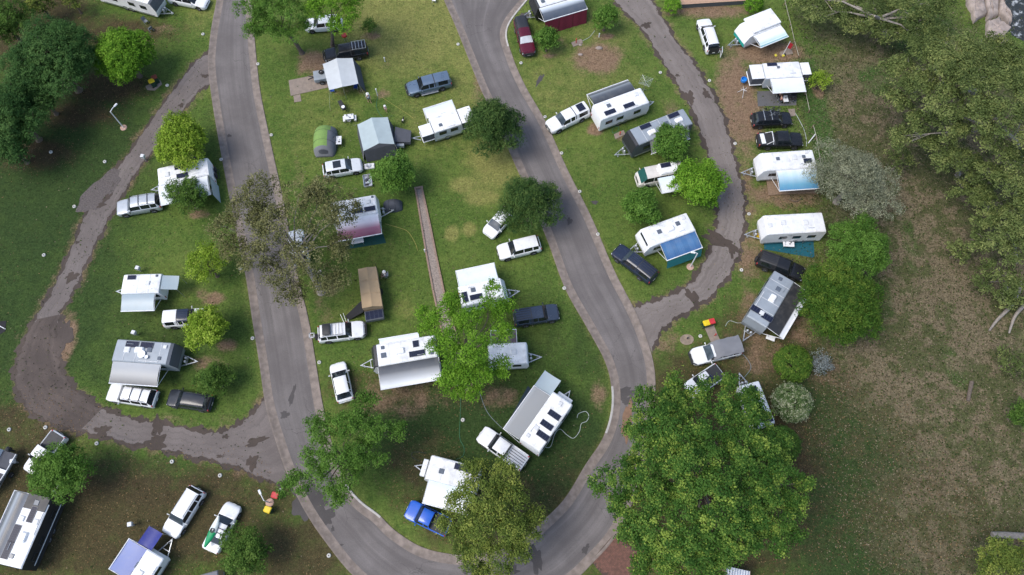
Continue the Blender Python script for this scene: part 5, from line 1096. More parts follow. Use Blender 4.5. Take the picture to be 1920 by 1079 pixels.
def lamp(label, px, py, h, rz, arm=.8, r_=.06):
    c = G(px, py); T = thing('lamp_post', label, 'lamp post', c, rz); MB().tube([(0, 0, 0), (0, 0, h)], [r_ * 1.2, r_], 8).build('pole', TABLEW, T, 40)
    MB().tube([(0, 0, h - .02), (arm * .5, 0, h + .1), (arm, 0, h + .12)], r_ * .8, 6).build('arm', TABLEW, T, 40); MB().box((arm + .2, 0, h + .12), (.5, .22, .12), 0, .04).build('lamp_head', TABLEW, T); MB().lathe([(.42, 0), (.42, .06), (.34, .1), (.001, .12)], (0, 0, 0), 'z', 12).build('footing', mat('footing', (.42, .28, .22), .9, 0, .2, 4), T)
lamp('white lamp post leaning in view on the lawn by the dense trees', 232, 240, 3.3, R(60)); lamp('white post with a pale foot at the corner of the blue awning', 1294, 501, 3.6, R(170), .3); lamp('white lamp post beside the red and yellow bins at the bottom', 506, 943, 2.0, R(120), .7, .05)
def flagpole(label, a, b, h):
    pass
c = G(1468, 103); T = thing('flag_pole', 'leaning pole with a red cloth by the fence', 'pole', c, 0); MB().tube([(0, 0, 0), (.35, .5, 1.9)], .035, 6).build('pole', TABLEW, T); MB().sheet([[(.2 + .15 * u + .55 * v, .3 + .2 * u - .05 * v, 1.05 + .7 * u - .35 * v) for u in (0, .5, 1)] for v in (0, .5, 1)]).build('red_cloth', cloth('red', (.45, .02, .03)), T)
for k, (x, y) in enumerate(((.4, 0), (.6, .15), (-.55, .05))): MB().box((x - .4, y - .2, .1), (.35, .25, .18), k, .05).build('yellow_hose_coil' if k != 1 else 'pot', mat('yellow_plastic', (.6, .52, .05), .5) if k != 1 else PLASTIC, T)
def bin_(label, px, py, lid, rz):
    c = G(px, py, 1.0); T = thing('wheelie_bin', label, 'bin', (c.x, c.y, .05 if px > 1000 else 0), rz); MB().box((0, 0, .52), (.52, .52, .92), 0, .03, 1.12).build('bin_body', mat('bin_green', (.015, .05, .03), .5), T)
    ld = MB().box((0, 0, 1.04), (.66, .64, .12), 0, .04, .94).build('lid', lid, T); MB().box((-.36, 0, 1.0), (.07, .5, .05), 0, .01).build('handle', lid, ld)
    for sg in (1, -1): MB().lathe([(.03, -.03), (.11, -.03), (.11, .03), (.03, .03)], (-.26, sg * .24, .11), 'y', 12).build('wheel', RUBBER, T)
YEL = mat('lid_yellow', (.7, .5, .01), .45); LRED = mat('lid_red', (.5, .03, .035), .45)
bin_('wheelie bin with red lid outside the bottom left road curve', 516, 929, LRED, R(-15)); bin_('wheelie bin with yellow lid outside the bottom left road curve', 502, 956, YEL, R(-20)); bin_('wheelie bin with yellow lid on the slab at the loop entrance', 1325, 606, YEL, R(15)); bin_('wheelie bin with red lid on the slab at the loop entrance', 1335, 603, LRED, R(15))
bin_('wheelie bin with yellow lid under the bright green tree', 284, 152, YEL, R(30)); bin_('wheelie bin with dark red lid under the bright green tree', 289, 145, mat('lid_dark', (.2, .04, .02), .5), R(30))
slab_thing('small concrete pad under the bins by the bright green tree', [(272,162),(286,156),(300,150),(304,158),(290,170),(276,169)], .04)
def hose(label, pts, m, r_=.03):
    P = catmull([G(x, y, r_) for x, y in pts], 8); c = P[0].copy(); c.z = 0; o = MB().tube([tuple(p - c) for p in P], r_, 5).build('hose', m, None, 50); o.location = c; return tag(o, label, 'hose')
HG = mat('hose_green', (.04, .14, .07), .5); HW = mat('hose_white', (.42, .46, .44), .5); HB = mat('hose_blue_grey', (.2, .24, .26), .5); HY = mat('hose_yellow', (.35, .3, .08), .5)
hose('pale hose winding on the grass right of the angled caravan', [(1020,838),(1032,838),(1040,815),(1050,805),(1062,815),(1075,822),(1086,810),(1090,795),(1100,790),(1104,780),(1098,772),(1085,776),(1082,784)], HW)
hose('green hose running down from the gravel strip to the lower caravan', [(864,740),(863,780),(862,820),(870,840),(868,855),(855,862)], HG); hose('grey hose from the gravel strip to the angled caravan', [(899,735),(915,775),(950,810),(980,828)], HB, .025)
hose('green hose between the tap post and the pale blue tent', [(708,182),(706,200),(712,214),(718,220)], HG, .025); hose('pale hose from the slab tap to the small top tree', [(1090,78),(1105,70),(1115,58)], HW, .025); hose('yellow green hose right of the maroon awning caravan', [(722,420),(750,428),(765,435),(778,455),(783,470)], HY, .025)
hose('dark hose ring by the nose of the caravan under the olive tree', [(800,870),(780,862),(772,855),(776,848),(800,850)], PLASTIC, .025); hose('grey hose beside the wagon with the roof cover', [(1388,660),(1402,675),(1408,690),(1398,705),(1388,714)], HB); hose('pale hose by the nose of the silver caravan with black awning', [(1400,600),(1385,606),(1368,602),(1360,612)], HW, .025); hose('coiled green hose left of the slab at the silver grey caravan', [(1155,236),(1148,243),(1150,250),(1158,246),(1160,238),(1152,238)], HG)
hose('yellow lead trailing across the lawn right of the tap post', [(715,182),(735,195),(755,208),(775,222)], HY, .015); hose('pale pipe running along the edge of the square slab', [(1491,212),(1500,228),(1508,245),(1512,262),(1512,275)], HW)
# rotary airer, folding airer
c = G(1206, 171); T = thing('rotary_airer', 'rotary clothes airer beside the white caravan with grey awning', 'airer', c, R(20)); MB().tube([(0, 0, 0), (0, 0, 2.0)], .03, 6).build('pole', CHROME, T)
for k in range(4): q = k * 1.5708; MB().tube([(0, 0, 1.7), (1.0 * math.cos(q), 1.0 * math.sin(q), 2.0)], .016, 5).build('arm', CHROME, T)
mb = MB()
for rr in (.35, .55, .75, .95):
    for k in range(4): q, p = k * 1.5708, (k + 1) * 1.5708; mb.tube([(rr * math.cos(q), rr * math.sin(q), 1.7 + .3 * rr), (rr * math.cos(p), rr * math.sin(p), 1.7 + .3 * rr)], .007, 4)
mb.build('line', HATCH, T)
for k in range(3): q = k * 2.09; MB().tube([(0, 0, .4), (.45 * math.cos(q), .45 * math.sin(q), 0)], .02, 5).build('foot', CHROME, T)
c = G(1391, 177); T = thing('folding_airer', 'white folding tripod airer on the red soil left of the grey mat', 'airer', c, R(30))
for k in range(3): q = k * 2.09; MB().tube([(.1 * math.cos(q), .1 * math.sin(q), .9), (.6 * math.cos(q), .6 * math.sin(q), 0)], .025, 5).build('leg', TABLEW, T)
for k in range(5): q = k * 1.2566; MB().tube([(0, 0, .85), (.42 * math.cos(q), .42 * math.sin(q), 1.0)], .018, 5).build('arm', TABLEW, T)
# bicycles
def bicycle(label, loc, rz, lean, m):
    T = thing('bicycle', label, 'bicycle', loc, rz); T.rotation_euler[0] = lean
    for x in (-.52, .52):
        t = MB().tube([(x + .33 * math.cos(q), 0, .34 + .33 * math.sin(q)) for q in np.linspace(0, 6.283, 19)], .02, 5, False).build('wheel', RUBBER, T, 50); mb = MB()
        for k in range(6): q = k * .5236; mb.tube([(x + .32 * math.cos(q), 0, .34 + .32 * math.sin(q)), (x - .32 * math.cos(q), 0, .34 - .32 * math.sin(q))], .004, 3)
        mb.build('spokes', CHROME, t)
    MB().tube([(-.52, 0, .34), (-.05, 0, .32), (.36, 0, .78), (-.18, 0, .78), (-.05, 0, .32)], .022, 6).tube([(-.18, 0, .78), (-.52, 0, .34)], .016, 5).build('frame', m, T, 40)
    MB().tube([(.52, 0, .34), (.38, 0, .78), (.34, 0, .95)], .02, 6).build('fork', m, T); MB().tube([(.38, -.28, 1.0), (.34, 0, .96), (.38, .28, 1.0)], .018, 5).build('handlebar', PLASTIC, T)
    MB().box((-.24, 0, .92), (.26, .14, .06), 0, .02).tube([(-.18, 0, .78), (-.22, 0, .9)], .014, 5).build('saddle', PLASTIC, T); MB().box((-.05, 0, .3), (.16, .3, .03)).build('pedals', PLASTIC, T)
T, L, W, H = BC; ml = Matrix.Rotation(T.rotation_euler[2], 4, 'Z'); p = T.location + ml @ Vector((-.05, -.25, H + .1)); bicycle('silver bicycle standing on the roof of the black wagon', p, T.rotation_euler[2], 0, CHROME); p = T.location + ml @ Vector((.0, .42, H + .1)); bicycle('dark bicycle on the far side of the black wagon roof', p, T.rotation_euler[2] + .05, 0, GREY)
bicycle('dark bicycle lying on the edge of the grey mat above the black wagon', G(1436,201) + Vector((0, 0, .06)), R(5), R(82), NAVY); bicycle('black bicycle leaning beside the fold out bed of the upper right camper', G(1428,158), R(5), R(12), CBLACK)
# kayak on the sedan
T, L, W, H = KC; ml = Matrix.Rotation(T.rotation_euler[2], 4, 'Z'); p = T.location + ml @ Vector((-.62, .3, H + .12)); K = thing('kayak', 'green and white kayak on the roof of the white sedan', 'kayak', p, T.rotation_euler[2] + .06); half = {0: [], 1: []}; RG = []
for i in range(13):
    t = i / 12; w = .36 * math.sin(math.pi * (.04 + .92 * t)) ** .7; zt = .12 + .12 * abs(2 * t - 1) ** 2; RG.append([(-1.5 + 3.0 * t, w * math.cos(q), zt * .5 + .14 * math.sin(q) + .1 * (abs(2 * t - 1) ** 2)) for q in np.linspace(0, 6.283, 13)])
for i in range(12):
    for j in range(12): half[0 if i < 6 else 1].append([RG[i][j], RG[i][j + 1], RG[i + 1][j + 1], RG[i + 1][j]])
MB().quads(half[0]).build('green_hull', mat('kayak_green', (.01, .28, .1), .4), K, 50); MB().quads(half[1]).build('white_hull', mat('kayak_white', (.6, .66, .64), .4, 0, .2, 5), K, 50); MB().lathe([(.22, .2), (.24, .23), (.2, .24), (.15, .17), (.001, .16)], (.1, 0, 0), 'z', 14).build('cockpit', PLASTIC, K, 40)
# boat on a trailer at the left edge
c = (G(17, 856, .7) + G(-22, 925, .7)) / 2; d = G(-22, 925) - G(17, 856); T = thing('boat', 'small white boat with outboard motor cut by the left edge', 'boat', (c.x, c.y, 0), math.atan2(d.y, d.x)); RG = []; Lb = 4.6
for i in range(10):
    t = i / 9; w = .92 * (1 - max(0, t - .45) ** 2 * 2.9); RG.append([(-Lb / 2 + Lb * t, y * w, z + .18 * t * t) for y, z in ((-1, 1.25), (-.92, .85), (-.5, .6), (0, .5), (.5, .6), (.92, .85), (1, 1.25))])
MB().quads([[RG[i][j], RG[i][j + 1], RG[i + 1][j + 1], RG[i + 1][j]] for i in range(9) for j in range(6)] + [RG[0]]).build('hull', mat('boat_white', (.55, .6, .64), .4), T, 50)
MB().quads([[tuple((p[0], p[1] * .9, .82)) for p in (RG[i][0], RG[i][6], RG[i + 1][6], RG[i + 1][0])] for i in range(9)]).build('floor', CANV_G, T)
for sg in (0, 6): MB().tube([RG[i][sg] for i in range(10)], .05, 6).build('gunwale', CWHITE, T, 50)
MB().box((.9, 0, 1.3), (.7, 1.3, .5), 0, .1, .7).build('windscreen', GLASSB, T); MB().box((-.4, 0, 1.0), (.4, 1.5, .1), 0, .03).build('thwart', CWHITE, T); MB().box((-Lb / 2 - .22, 0, 1.35), (.5, .36, .6), 0, .1).box((-Lb / 2 - .2, 0, .8), (.2, .16, .8), 0, .04).build('outboard_motor', PLASTIC, T)
MB().box((.2, .55, .4), (4.6, .08, .1)).box((.2, -.55, .4), (4.6, .08, .1)).box((2.9, 0, .42), (1.6, .1, .1)).build('trailer_frame', CHROME, T)
for sg in (-1, 1): wheel(T, -.3, sg * .95, .3, .2)
# rail fence at the right, loose things
FP = [G(x, y) for x, y in ((1462,-30),(1470,10),(1480,50),(1487,82),(1495,110),(1500,140),(1508,178),(1515,212),(1522,240),(1528,262),(1534,300),(1540,340))]; T = thing('rail_fence', 'low pale rail fence between the right hand sites and the bush', 'fence', FP[0], 0)
for i, p in enumerate(FP):
    q = p - FP[0]; MB().box((q.x, q.y, .3), (.1, .1, .6), random.random(), .01, .9).build('post', TIMBER, T)
    if i and i not in (5, 8): o = FP[i - 1] - FP[0]; MB().tube([(o.x, o.y, .52), (q.x, q.y, .52)], .035, 5).build('rail', mat('rail_pale', (.36, .34, .27), .8, 0, .2, 3), T)
c = G(1521, 262); T = MB().tube([(-.5, -.6, .1), (.5, .6, .3)], .06, 7).build('white_pipe', TABLEW); T.location = c; tag(T, 'short white pipe lying by the fence above the sky blue awning', 'pipe')
T = MB().tube([(-.7, .35, .06), (.6, -.3, .06)], .045, 7).build('white_pole', TABLEW); T.location = G(2, 613); tag(T, 'white pole lying across the black mat at the left edge', 'pole')
c = G(648, 606); T = thing('trolley', 'red two wheeled trolley lying beside the white four wheel drive', 'trolley', c, R(115)); MB().tube([(0, -.12, .12), (1.1, -.16, .2)], .025, 5).tube([(0, .12, .12), (1.1, .16, .2)], .025, 5).build('handle', CHROME, T); MB().box((-.15, 0, .16), (.35, .5, .22), 0, .05).build('red_tray', RED, T)
for sg in (-1, 1): MB().lathe([(.03, -.03), (.12, -.03), (.12, .03), (.03, .03)], (-.1, sg * .3, .12), 'y', 12).build('wheel', RUBBER, T)
c = G(1420, 444); T = thing('bucket', 'yellow bucket at the nose of the white caravan without awning', 'bucket', c, 0); MB().lathe([(.2, 0), (.26, .34), (.28, .36), (.24, .36), (.18, .05), (.001, .04)], (0, 0, 0), 'z', 14).build('pail', mat('lid_yellow', (.7, .5, .01)), T, 40); MB().tube([(.26 * math.cos(q), 0, .34 + .14 * math.sin(q)) for q in np.linspace(0, 3.14, 8)], .01, 4).build('handle', CHROME, T)
c = G(1803, 640)
def logs(label, pts, r0, r1, m):
    P = catmull([G(x, y, z) for x, y, z in pts], 5); c = P[0].copy(); c.z = 0; n = len(P); o = MB().tube([tuple(p - c) for p in P], [r0 + (r1 - r0) * i / n for i in range(n)], 8).build('fallen_log', m, None, 50); o.location = c; return tag(o, label, 'log')
BARKG = mat('bark_grey', (.26, .23, .2), .9, 0, .25, 4, .5, 18); BARKB = mat('bark_brown', (.13, .1, .075), .95, 0, .25, 5, .6, 18); BARKD = mat('bark_dark', (.12, .095, .075), .95, 0, .25, 5, .6, 18)
logs('short dark fallen log on the bare bush ground at the right', [(1822,716,.2),(1818,735,.22),(1815,752,.2)], .22, .18, BARKD); logs('pale fallen trunk at the lower right edge', [(1860,1003,.3),(1895,1004,.35),(1960,1009,.3)], .3, .35, BARKG); logs('tangle of grey branches at the right edge, lower stem', [(1915,530,.4),(1898,570,.5),(1870,600,.3),(1855,620,.2)], .3, .08, BARKG); logs('grey dead branch reaching left from the right edge', [(1935,560,.5),(1905,590,.5),(1892,625,.3)], .26, .08, BARKG)
logs('thin brown stick on the litter below the sky blue awning deck', [(1480,374,.1),(1492,378,.25),(1503,372,.1)], .06, .04, BARKB)
for k, (x, y, r_) in enumerate(((1123,91,.32),(1088,103,.22),(1088,85,.16))):
    o = MB().lathe([(r_, 0), (r_ * 1.05, r_ * .3), (r_ * .7, r_ * .6), (.001, r_ * .7)], (0, 0, 0), 'z', 10).build('stone', ROCK, None, 60); o.location = G(x, y); o.scale = (1.4, .8, 1); tag(o, ('long pale stone lying on the bare dirt patch', 'round pale stone at the left edge of the bare dirt patch', 'small white stone at the corner of the tap slab')[k], 'stone')

# ================================================================== TREES AND PLANTS
def leaf_material(name, dark, mid, light, trans=.28):
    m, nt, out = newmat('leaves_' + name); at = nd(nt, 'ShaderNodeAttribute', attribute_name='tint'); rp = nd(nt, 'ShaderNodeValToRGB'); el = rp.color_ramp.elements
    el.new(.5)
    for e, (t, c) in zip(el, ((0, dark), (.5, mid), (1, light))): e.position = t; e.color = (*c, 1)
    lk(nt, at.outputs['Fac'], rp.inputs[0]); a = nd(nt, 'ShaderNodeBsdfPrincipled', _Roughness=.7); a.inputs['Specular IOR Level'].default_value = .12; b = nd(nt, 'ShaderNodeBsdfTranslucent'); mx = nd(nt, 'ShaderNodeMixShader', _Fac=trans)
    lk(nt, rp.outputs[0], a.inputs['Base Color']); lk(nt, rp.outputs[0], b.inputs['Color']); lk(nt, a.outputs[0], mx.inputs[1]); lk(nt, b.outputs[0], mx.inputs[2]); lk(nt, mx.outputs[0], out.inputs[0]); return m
LEAF = dict(
 bright=leaf_material("bright", (.06, .15, .012), (.125, .27, .02), (.23, .4, .045)), lime=leaf_material("lime", (.11, .19, .014), (.21, .33, .03), (.36, .46, .07)), dark=leaf_material("dark", (.03, .08, .02), (.06, .135, .034), (.11, .2, .055)),
 green=leaf_material("green", (.05, .12, .018), (.1, .205, .03), (.17, .3, .06)), mid=leaf_material("mid", (.04, .09, .016), (.085, .165, .028), (.15, .24, .05)), pine=leaf_material("pine", (.03, .07, .018), (.065, .125, .03), (.13, .19, .05)), olive=leaf_material("olive", (.06, .1, .02), (.14, .195, .036), (.31, .345, .075)),
 gum=leaf_material("gum", (.06, .09, .026), (.13, .175, .053), (.26, .295, .1)), sparse=leaf_material("sparse", (.08, .088, .034), (.155, .162, .062), (.28, .27, .12)), grey=leaf_material("grey", (.14, .16, .1), (.255, .275, .18), (.41, .425, .29)), plane=leaf_material("plane", (.03, .085, .014), (.07, .155, .026), (.25, .34, .06)),
 silver=leaf_material("silver", (.16, .19, .19), (.25, .29, .29), (.36, .4, .4)), flower=leaf_material("flower", (.05, .1, .03), (.1, .16, .05), (.5, .5, .34)), deep=leaf_material("deep", (.032, .085, .012), (.068, .142, .018), (.16, .23, .036)))
def leaf_mesh(name, P, N, S, tint, asp=.6):
    n = len(P); rnd = RNG.normal(size=(n, 3)); t = rnd - (rnd * N).sum(1, keepdims=True) * N; t /= np.linalg.norm(t, axis=1, keepdims=True) + 1e-9; b = np.cross(N, t); S = S[:, None]
    V = np.stack([P - t * S * .5, P + b * S * asp * .5 + N * S * .1, P + t * S * .5 - N * S * .06, P - b * S * asp * .5 + N * S * .1], 1).reshape(-1, 3)
    me = bpy.data.meshes.new(name); fill_mesh(me, V, np.arange(4 * n).reshape(n, 4)); a = me.attributes.new('tint', 'FLOAT', 'FACE'); a.data.foreach_set('value', np.clip(tint, 0, 1).astype(np.float32)); return me
def unit(v): return v / (np.linalg.norm(v, axis=-1, keepdims=True) + 1e-9)
STY = dict(  # leaf size, tuft radius, leaves per tuft, coverage by tufts, lobe radius factor, spread of orientation, aspect
 broad=dict(s=.175, rt=.32, n=20, cov=2.0, lr=.4, o=.75, asp=.75), plane=dict(s=.17, rt=.38, n=30, cov=1.7, lr=.2, o=.7, asp=.85), small=dict(s=.165, rt=.3, n=18, cov=1.6, lr=.33, o=.8, asp=.6), fine=dict(s=.2, rt=.4, n=22, cov=1.3, lr=.34, o=1.0, asp=.3),
 pine=dict(s=.3, rt=.38, n=20, cov=1.8, lr=.3, o=1.0, asp=.24), gum=dict(s=.26, rt=.42, n=20, cov=1.6, lr=.3, o=.8, asp=.42), sparse=dict(s=.21, rt=.36, n=11, cov=.75, lr=.3, o=1.1, asp=.5), hedge=dict(s=.15, rt=.2, n=12, cov=3.4, lr=1.0, o=.6, asp=.7), clump=dict(s=.175, rt=.36, n=23, cov=1.7, lr=.34, o=.8, asp=.55))
def in_poly(x, y, poly):
    c = False; j = len(poly) - 1
    for i in range(len(poly)):
        if (poly[i][1] > y) != (poly[j][1] > y) and x < (poly[j][0] - poly[i][0]) * (y - poly[i][1]) / (poly[j][1] - poly[i][1]) + poly[i][0]: c = not c
        j = i
    return c
def outline_lobes(poly, n, rpx, ztop, zedge, seed, ctr):
    """lobes spread through a crown whose outline was read from the photograph; each gets its own height on a dome"""
    rg = random.Random(seed); out = []; xs = [p[0] for p in poly]; ys = [p[1] for p in poly]; tries = 0; far = max(math.hypot(x - ctr[0], y - ctr[1]) for x, y in poly)
    while len(out) < n and tries < 6000:
        tries += 1; x, y = rg.uniform(min(xs), max(xs)), rg.uniform(min(ys), max(ys))
        if not in_poly(x, y, poly) or any(math.hypot(x - o[0], y - o[1]) < rpx * .82 for o in out): continue
        t = min(1, math.hypot(x - ctr[0], y - ctr[1]) / far); out.append((x, y, rpx * rg.uniform(.75, 1.15), ztop + (zedge - ztop) * t ** 1.6 + rg.uniform(-1.4, 1.4)))
    return out
def tree(label, px, py, rpx, h, style='broad', leaf='green', lobes=None, nl=None, base=None, name='tree', bark=None, flat=.75, crown_lo=.3, seed=None, cat='tree', dens=1.0, size=1.0, limb=1.0):
    st = STY[style]; seed = seed or int(px * 7 + py * 13); rg = np.random.default_rng(seed); bark = bark or BARKB
    zc = h * (1 + crown_lo) / 2; c = G(px, py, zc); Rm = rpx * mpp(px, py, zc); bz = h * (1 - crown_lo) / 2
    b0 = G(*base) if base else Vector((c.x, c.y, 0)); T = thing(name, label, cat, (b0.x, b0.y, 0), 0); off = np.array([b0.x, b0.y, 0.0])
    LB = []; main = 0
    if lobes:
        for lx, ly, lr, lz in lobes: q = G(lx, ly, lz); LB.append((np.array(q[:]), lr * mpp(lx, ly, lz)))
        more = []
        for q, r_ in LB:
            for k in range(4): d = unit(rg.normal(size=3)); d[2] = abs(d[2]) * .6 - .2; more.append((q + d * r_ * np.array([.8, .8, .5]), r_ * rg.uniform(.34, .55)))
        main = len(LB); LB = [(q, r_ * (.74 if style != 'gum' else .7)) for q, r_ in LB] + more
    elif style == 'hedge': LB = [(np.array([c.x, c.y, h * .5]), Rm)]
    else:
        nl = nl or 24; lr = st['lr'] * Rm; ga = 2.39996; ea, eb, er = rg.uniform(.86, 1.1), rg.uniform(.86, 1.1), rg.uniform(0, 3.1)
        for k in range(nl):
            u = (k + .5) / nl; zz = 1 - 1.55 * u; rr = math.sqrt(max(0, 1 - min(1, abs(zz)) ** 2)); a = k * ga + rg.uniform(-.4, .4); j = rg.uniform(.45, 1.14)
            if style == 'pine': zz = 1 - 1.7 * u; rr = min(1, .12 + u * 1.15); j = rg.uniform(.7, 1.05)
            ex, ey = ea * math.cos(a), eb * math.sin(a); ex, ey = ex * math.cos(er) - ey * math.sin(er), ex * math.sin(er) + ey * math.cos(er)
            LB.append((np.array([c.x + (Rm - lr * .8) * rr * j * ex, c.y + (Rm - lr * .8) * rr * j * ey, zc + (bz - lr * .4) * zz * .95]), lr * rg.uniform(.42, 1.18)))
        main = len(LB); LB.append((np.array([c.x, c.y, zc]), Rm * .5))
    PP, NN, TT = [], [], []
    fz = .55 if style == 'gum' else flat
    rt = st['rt'] * size
    for q, r_ in LB:
        m = max(3, int(st['cov'] * dens * 2 * r_ * r_ / (rt * rt))); lobe_t = rg.normal(0, .13)
        d = unit(rg.normal(size=(m, 3))); d[:, 2] = np.where(d[:, 2] < -.3, -d[:, 2], d[:, 2])
        fl = np.array([1, 1, fz if style != 'hedge' else h * .5 / r_]); rad = r_ * (rg.uniform(.7, 1.06, m) if style != 'hedge' else 1 + rg.normal(size=m) * .03)
        cen = q + d * rad[:, None] * fl; n = st['n']; tt = rg.normal(0, .22, m) + lobe_t
        cen = np.repeat(cen, n, 0); dd = np.repeat(d, n, 0); tt = np.repeat(tt, n); k = len(cen)
        o = rg.normal(size=(k, 3)) * rt * np.array([.52, .52, .36]); PP.append(cen + o)
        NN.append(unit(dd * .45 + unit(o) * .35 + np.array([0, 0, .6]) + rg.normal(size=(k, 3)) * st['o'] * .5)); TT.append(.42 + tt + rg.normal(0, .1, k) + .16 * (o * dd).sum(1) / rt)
    P = np.concatenate(PP) - off; N = np.concatenate(NN); TI = np.concatenate(TT); keep = P[:, 2] > .08; P, N, TI = P[keep], N[keep], TI[keep]
    global LEAVES; LEAVES += len(P)
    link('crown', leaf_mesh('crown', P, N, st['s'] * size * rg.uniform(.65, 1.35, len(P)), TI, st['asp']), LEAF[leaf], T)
    tr = max(.06, min(.5, Rm * .06)) * limb; top = Vector((c.x - b0.x, c.y - b0.y, zc if style != 'hedge' else h * .4)); fork = Vector((top.x * .5, top.y * .5, min(zc * .6, h * .4)))
    MB().lathe([(tr * 1.7, -.05), (tr * 1.25, .15), (tr, .5 * min(1, h / 3))], (0, 0, 0), 'z', 9).tube([(0, 0, .1), tuple(fork * .5 + Vector((.05, .03, fork.z * .02))), tuple(fork), tuple(top)], [tr * 1.05, tr * .95, tr * .8, tr * .25], 8).build('trunk', bark, T, 60)
    if style != 'hedge':
        for q, r_ in LB[:min(main, 40)]:
            e = Vector(q - off); s_ = fork.lerp(top, rg.uniform(0, .7)); m_ = s_.lerp(e, .5) + Vector((rg.normal() * .25, rg.normal() * .25, (e - s_).length * .08)); ra = tr * .34; mb = MB().tube([tuple(s_), tuple(m_), tuple(e)], [ra, ra * .6, ra * .2], 5)
            if style in ('gum', 'sparse', 'clump'):
                for k in range(4): f = e + Vector(unit(rg.normal(size=3)) * r_ * 1.0); w = m_.lerp(e, rg.uniform(.3, .9)); mb.tube([tuple(w), tuple(w.lerp(f, .6) + Vector((0, 0, .1))), tuple(f)], [ra * .3, ra * .18, ra * .06], 4)
            mb.build('limb', bark, T, 60)
    return T
LEAVES = 0
# upper left: dense dark trees and one bright tree
tree('largest dense dark green tree in the upper left', 98, 112, 92, 9, 'clump', 'dark', nl=46); tree('dark tree at the left edge below the largest upper left tree', 24, 215, 78, 8, 'clump', 'dark', nl=36); tree('dark tree cut by the left edge in the upper left, lowest of the group', 10, 268, 58, 6.5, 'clump', 'dark', nl=28)
tree('dark tree in the top left corner', 10, 45, 58, 7, 'clump', 'mid', nl=22); tree('dark tree filling the gap between the largest tree and the left edge group', 62, 168, 56, 7.5, 'clump', 'dark', nl=26); tree('thin olive shrub at the top edge left of the caravan', 70, 4, 40, 4.5, 'gum', 'olive', nl=14, dens=.7); tree('bright green round tree beside the dense dark trees', 235, 105, 58, 6, 'broad', 'bright', nl=34)
tree('thin shrub at the top edge beside the top left caravan', 135, 2, 26, 3.5, 'gum', 'olive', nl=9, dens=.6)
tree('lime green tree above the left caravan', 339, 266, 54, 5.5, 'broad', 'lime', nl=30); tree('dark twiggy tree in front of the left caravan awning', 350, 366, 46, 4.5, 'small', 'mid', nl=26, dens=.75); tree('pale olive tree left of the road at mid height', 388, 497, 44, 4.8, 'small', 'lime', nl=24, dens=.6)
tree('yellow green tree between the two left caravans', 386, 613, 44, 4.5, 'broad', 'lime', nl=28); tree('dark round bush beside the dark grey wagon', 401, 714, 40, 3.6, 'small', 'mid', nl=26); tree('green tree over the lower left pickup truck', 112, 886, 56, 5.2, 'small', 'green', nl=34); tree('green tree beside the sedan with the kayak', 464, 1036, 54, 4.8, 'small', 'mid', nl=34)
# sparse brown tree over the road
tree('large sparse brown leaved tree overhanging the left road', 540, 440, 120, 10, 'sparse', 'sparse', base=(602, 548), bark=BARKG, lobes=[(455,398,46,7.5),(482,365,42,8),(425,430,36,6.5),(440,470,34,6),(520,420,38,9),(560,370,40,8.5),(610,360,42,7.5),(600,420,42,9),(640,405,30,7),(640,460,36,7),(575,480,42,8),(520,515,38,6),(480,480,36,7.5),(610,520,40,5.5),(550,545,32,5),(505,445,34,9),(655,380,22,6.5)], dens=2.3, limb=.8)
# top centre
tree('tall airy tree at the top, left of the pair above the white tent', 520, 38, 66, 9.5, 'clump', 'green', base=(566, 100), bark=BARKD, lobes=[(478,12,34,8),(512,2,36,9),(545,20,34,8.5),(495,48,34,6.5),(530,62,30,6),(475,55,22,5.5),(555,-8,36,9),(568,52,20,6)], dens=.8)
tree('leaning tree at the top with its trunk beside the black pickup', 622, 18, 56, 9, 'clump', 'bright', base=(624, 86), bark=BARKD, lobes=[(600,0,34,8.5),(636,-6,36,9),(660,20,26,8),(640,42,24,7),(588,22,22,7.5),(668,-8,24,8)], dens=.8)
tree('small round shrub right of the leaning top tree', 692, 49, 19, 1.7, 'small', 'mid', nl=14, name='shrub', cat='shrub')
tree('green tree at the upper end of the gravel strip', 741, 326, 46, 5.2, 'broad', 'green', nl=30); tree('dark pine left of the right hand road, upper of two', 922, 234, 66, 7.5, 'pine', 'pine', nl=46, crown_lo=.15, flat=.5); tree('dark pine left of the right hand road, lower of two', 990, 378, 70, 7, 'pine', 'pine', nl=44, crown_lo=.2, dens=.8, flat=.5)
# centre
tree('large bright green tree in the middle over the gravel strip', 880, 640, 95, 10, 'clump', 'bright', base=(868, 722), lobes=[(862,702,26,7),(868,664,26,8.5),(858,735,20,6),(800,602,26,7),(838,585,31,8),(880,600,31,9),(925,578,26,7),(955,572,21,6),(845,635,31,9),(890,650,34,10),(935,625,28,8),(850,690,31,8),(900,700,31,8),(940,685,24,7),(880,728,26,6),(925,540,17,7),(820,640,19,7),(850,560,19,7),(835,720,19,6)], dens=1.0)
tree('bright green tree over the left road near the bottom', 640, 845, 100, 8, 'clump', 'green', base=(655, 900), lobes=[(600,812,34,7),(650,800,36,7.5),(695,812,30,7),(735,805,22,6),(640,850,36,8),(590,865,32,7),(560,908,26,6),(690,850,30,6.5),(660,890,30,5.5),(615,905,28,5.5),(680,765,28,6),(535,915,16,5.5),(645,930,22,4.5)], dens=1.0)
tree('olive yellow tree over the bottom curve', 915, 950, 105, 9, 'clump', 'olive', base=(915, 975), lobes=[(885,885,30,7),(945,895,36,8),(905,930,40,9),(965,935,36,8),(860,945,32,7),(1000,965,24,6.5),(850,985,32,6.5),(900,985,40,8.5),(955,990,36,8),(985,1005,26,6.5),(890,1035,32,6.5),(940,1045,34,6.5),(915,1085,30,5.5),(975,1040,24,6)], dens=1.2)
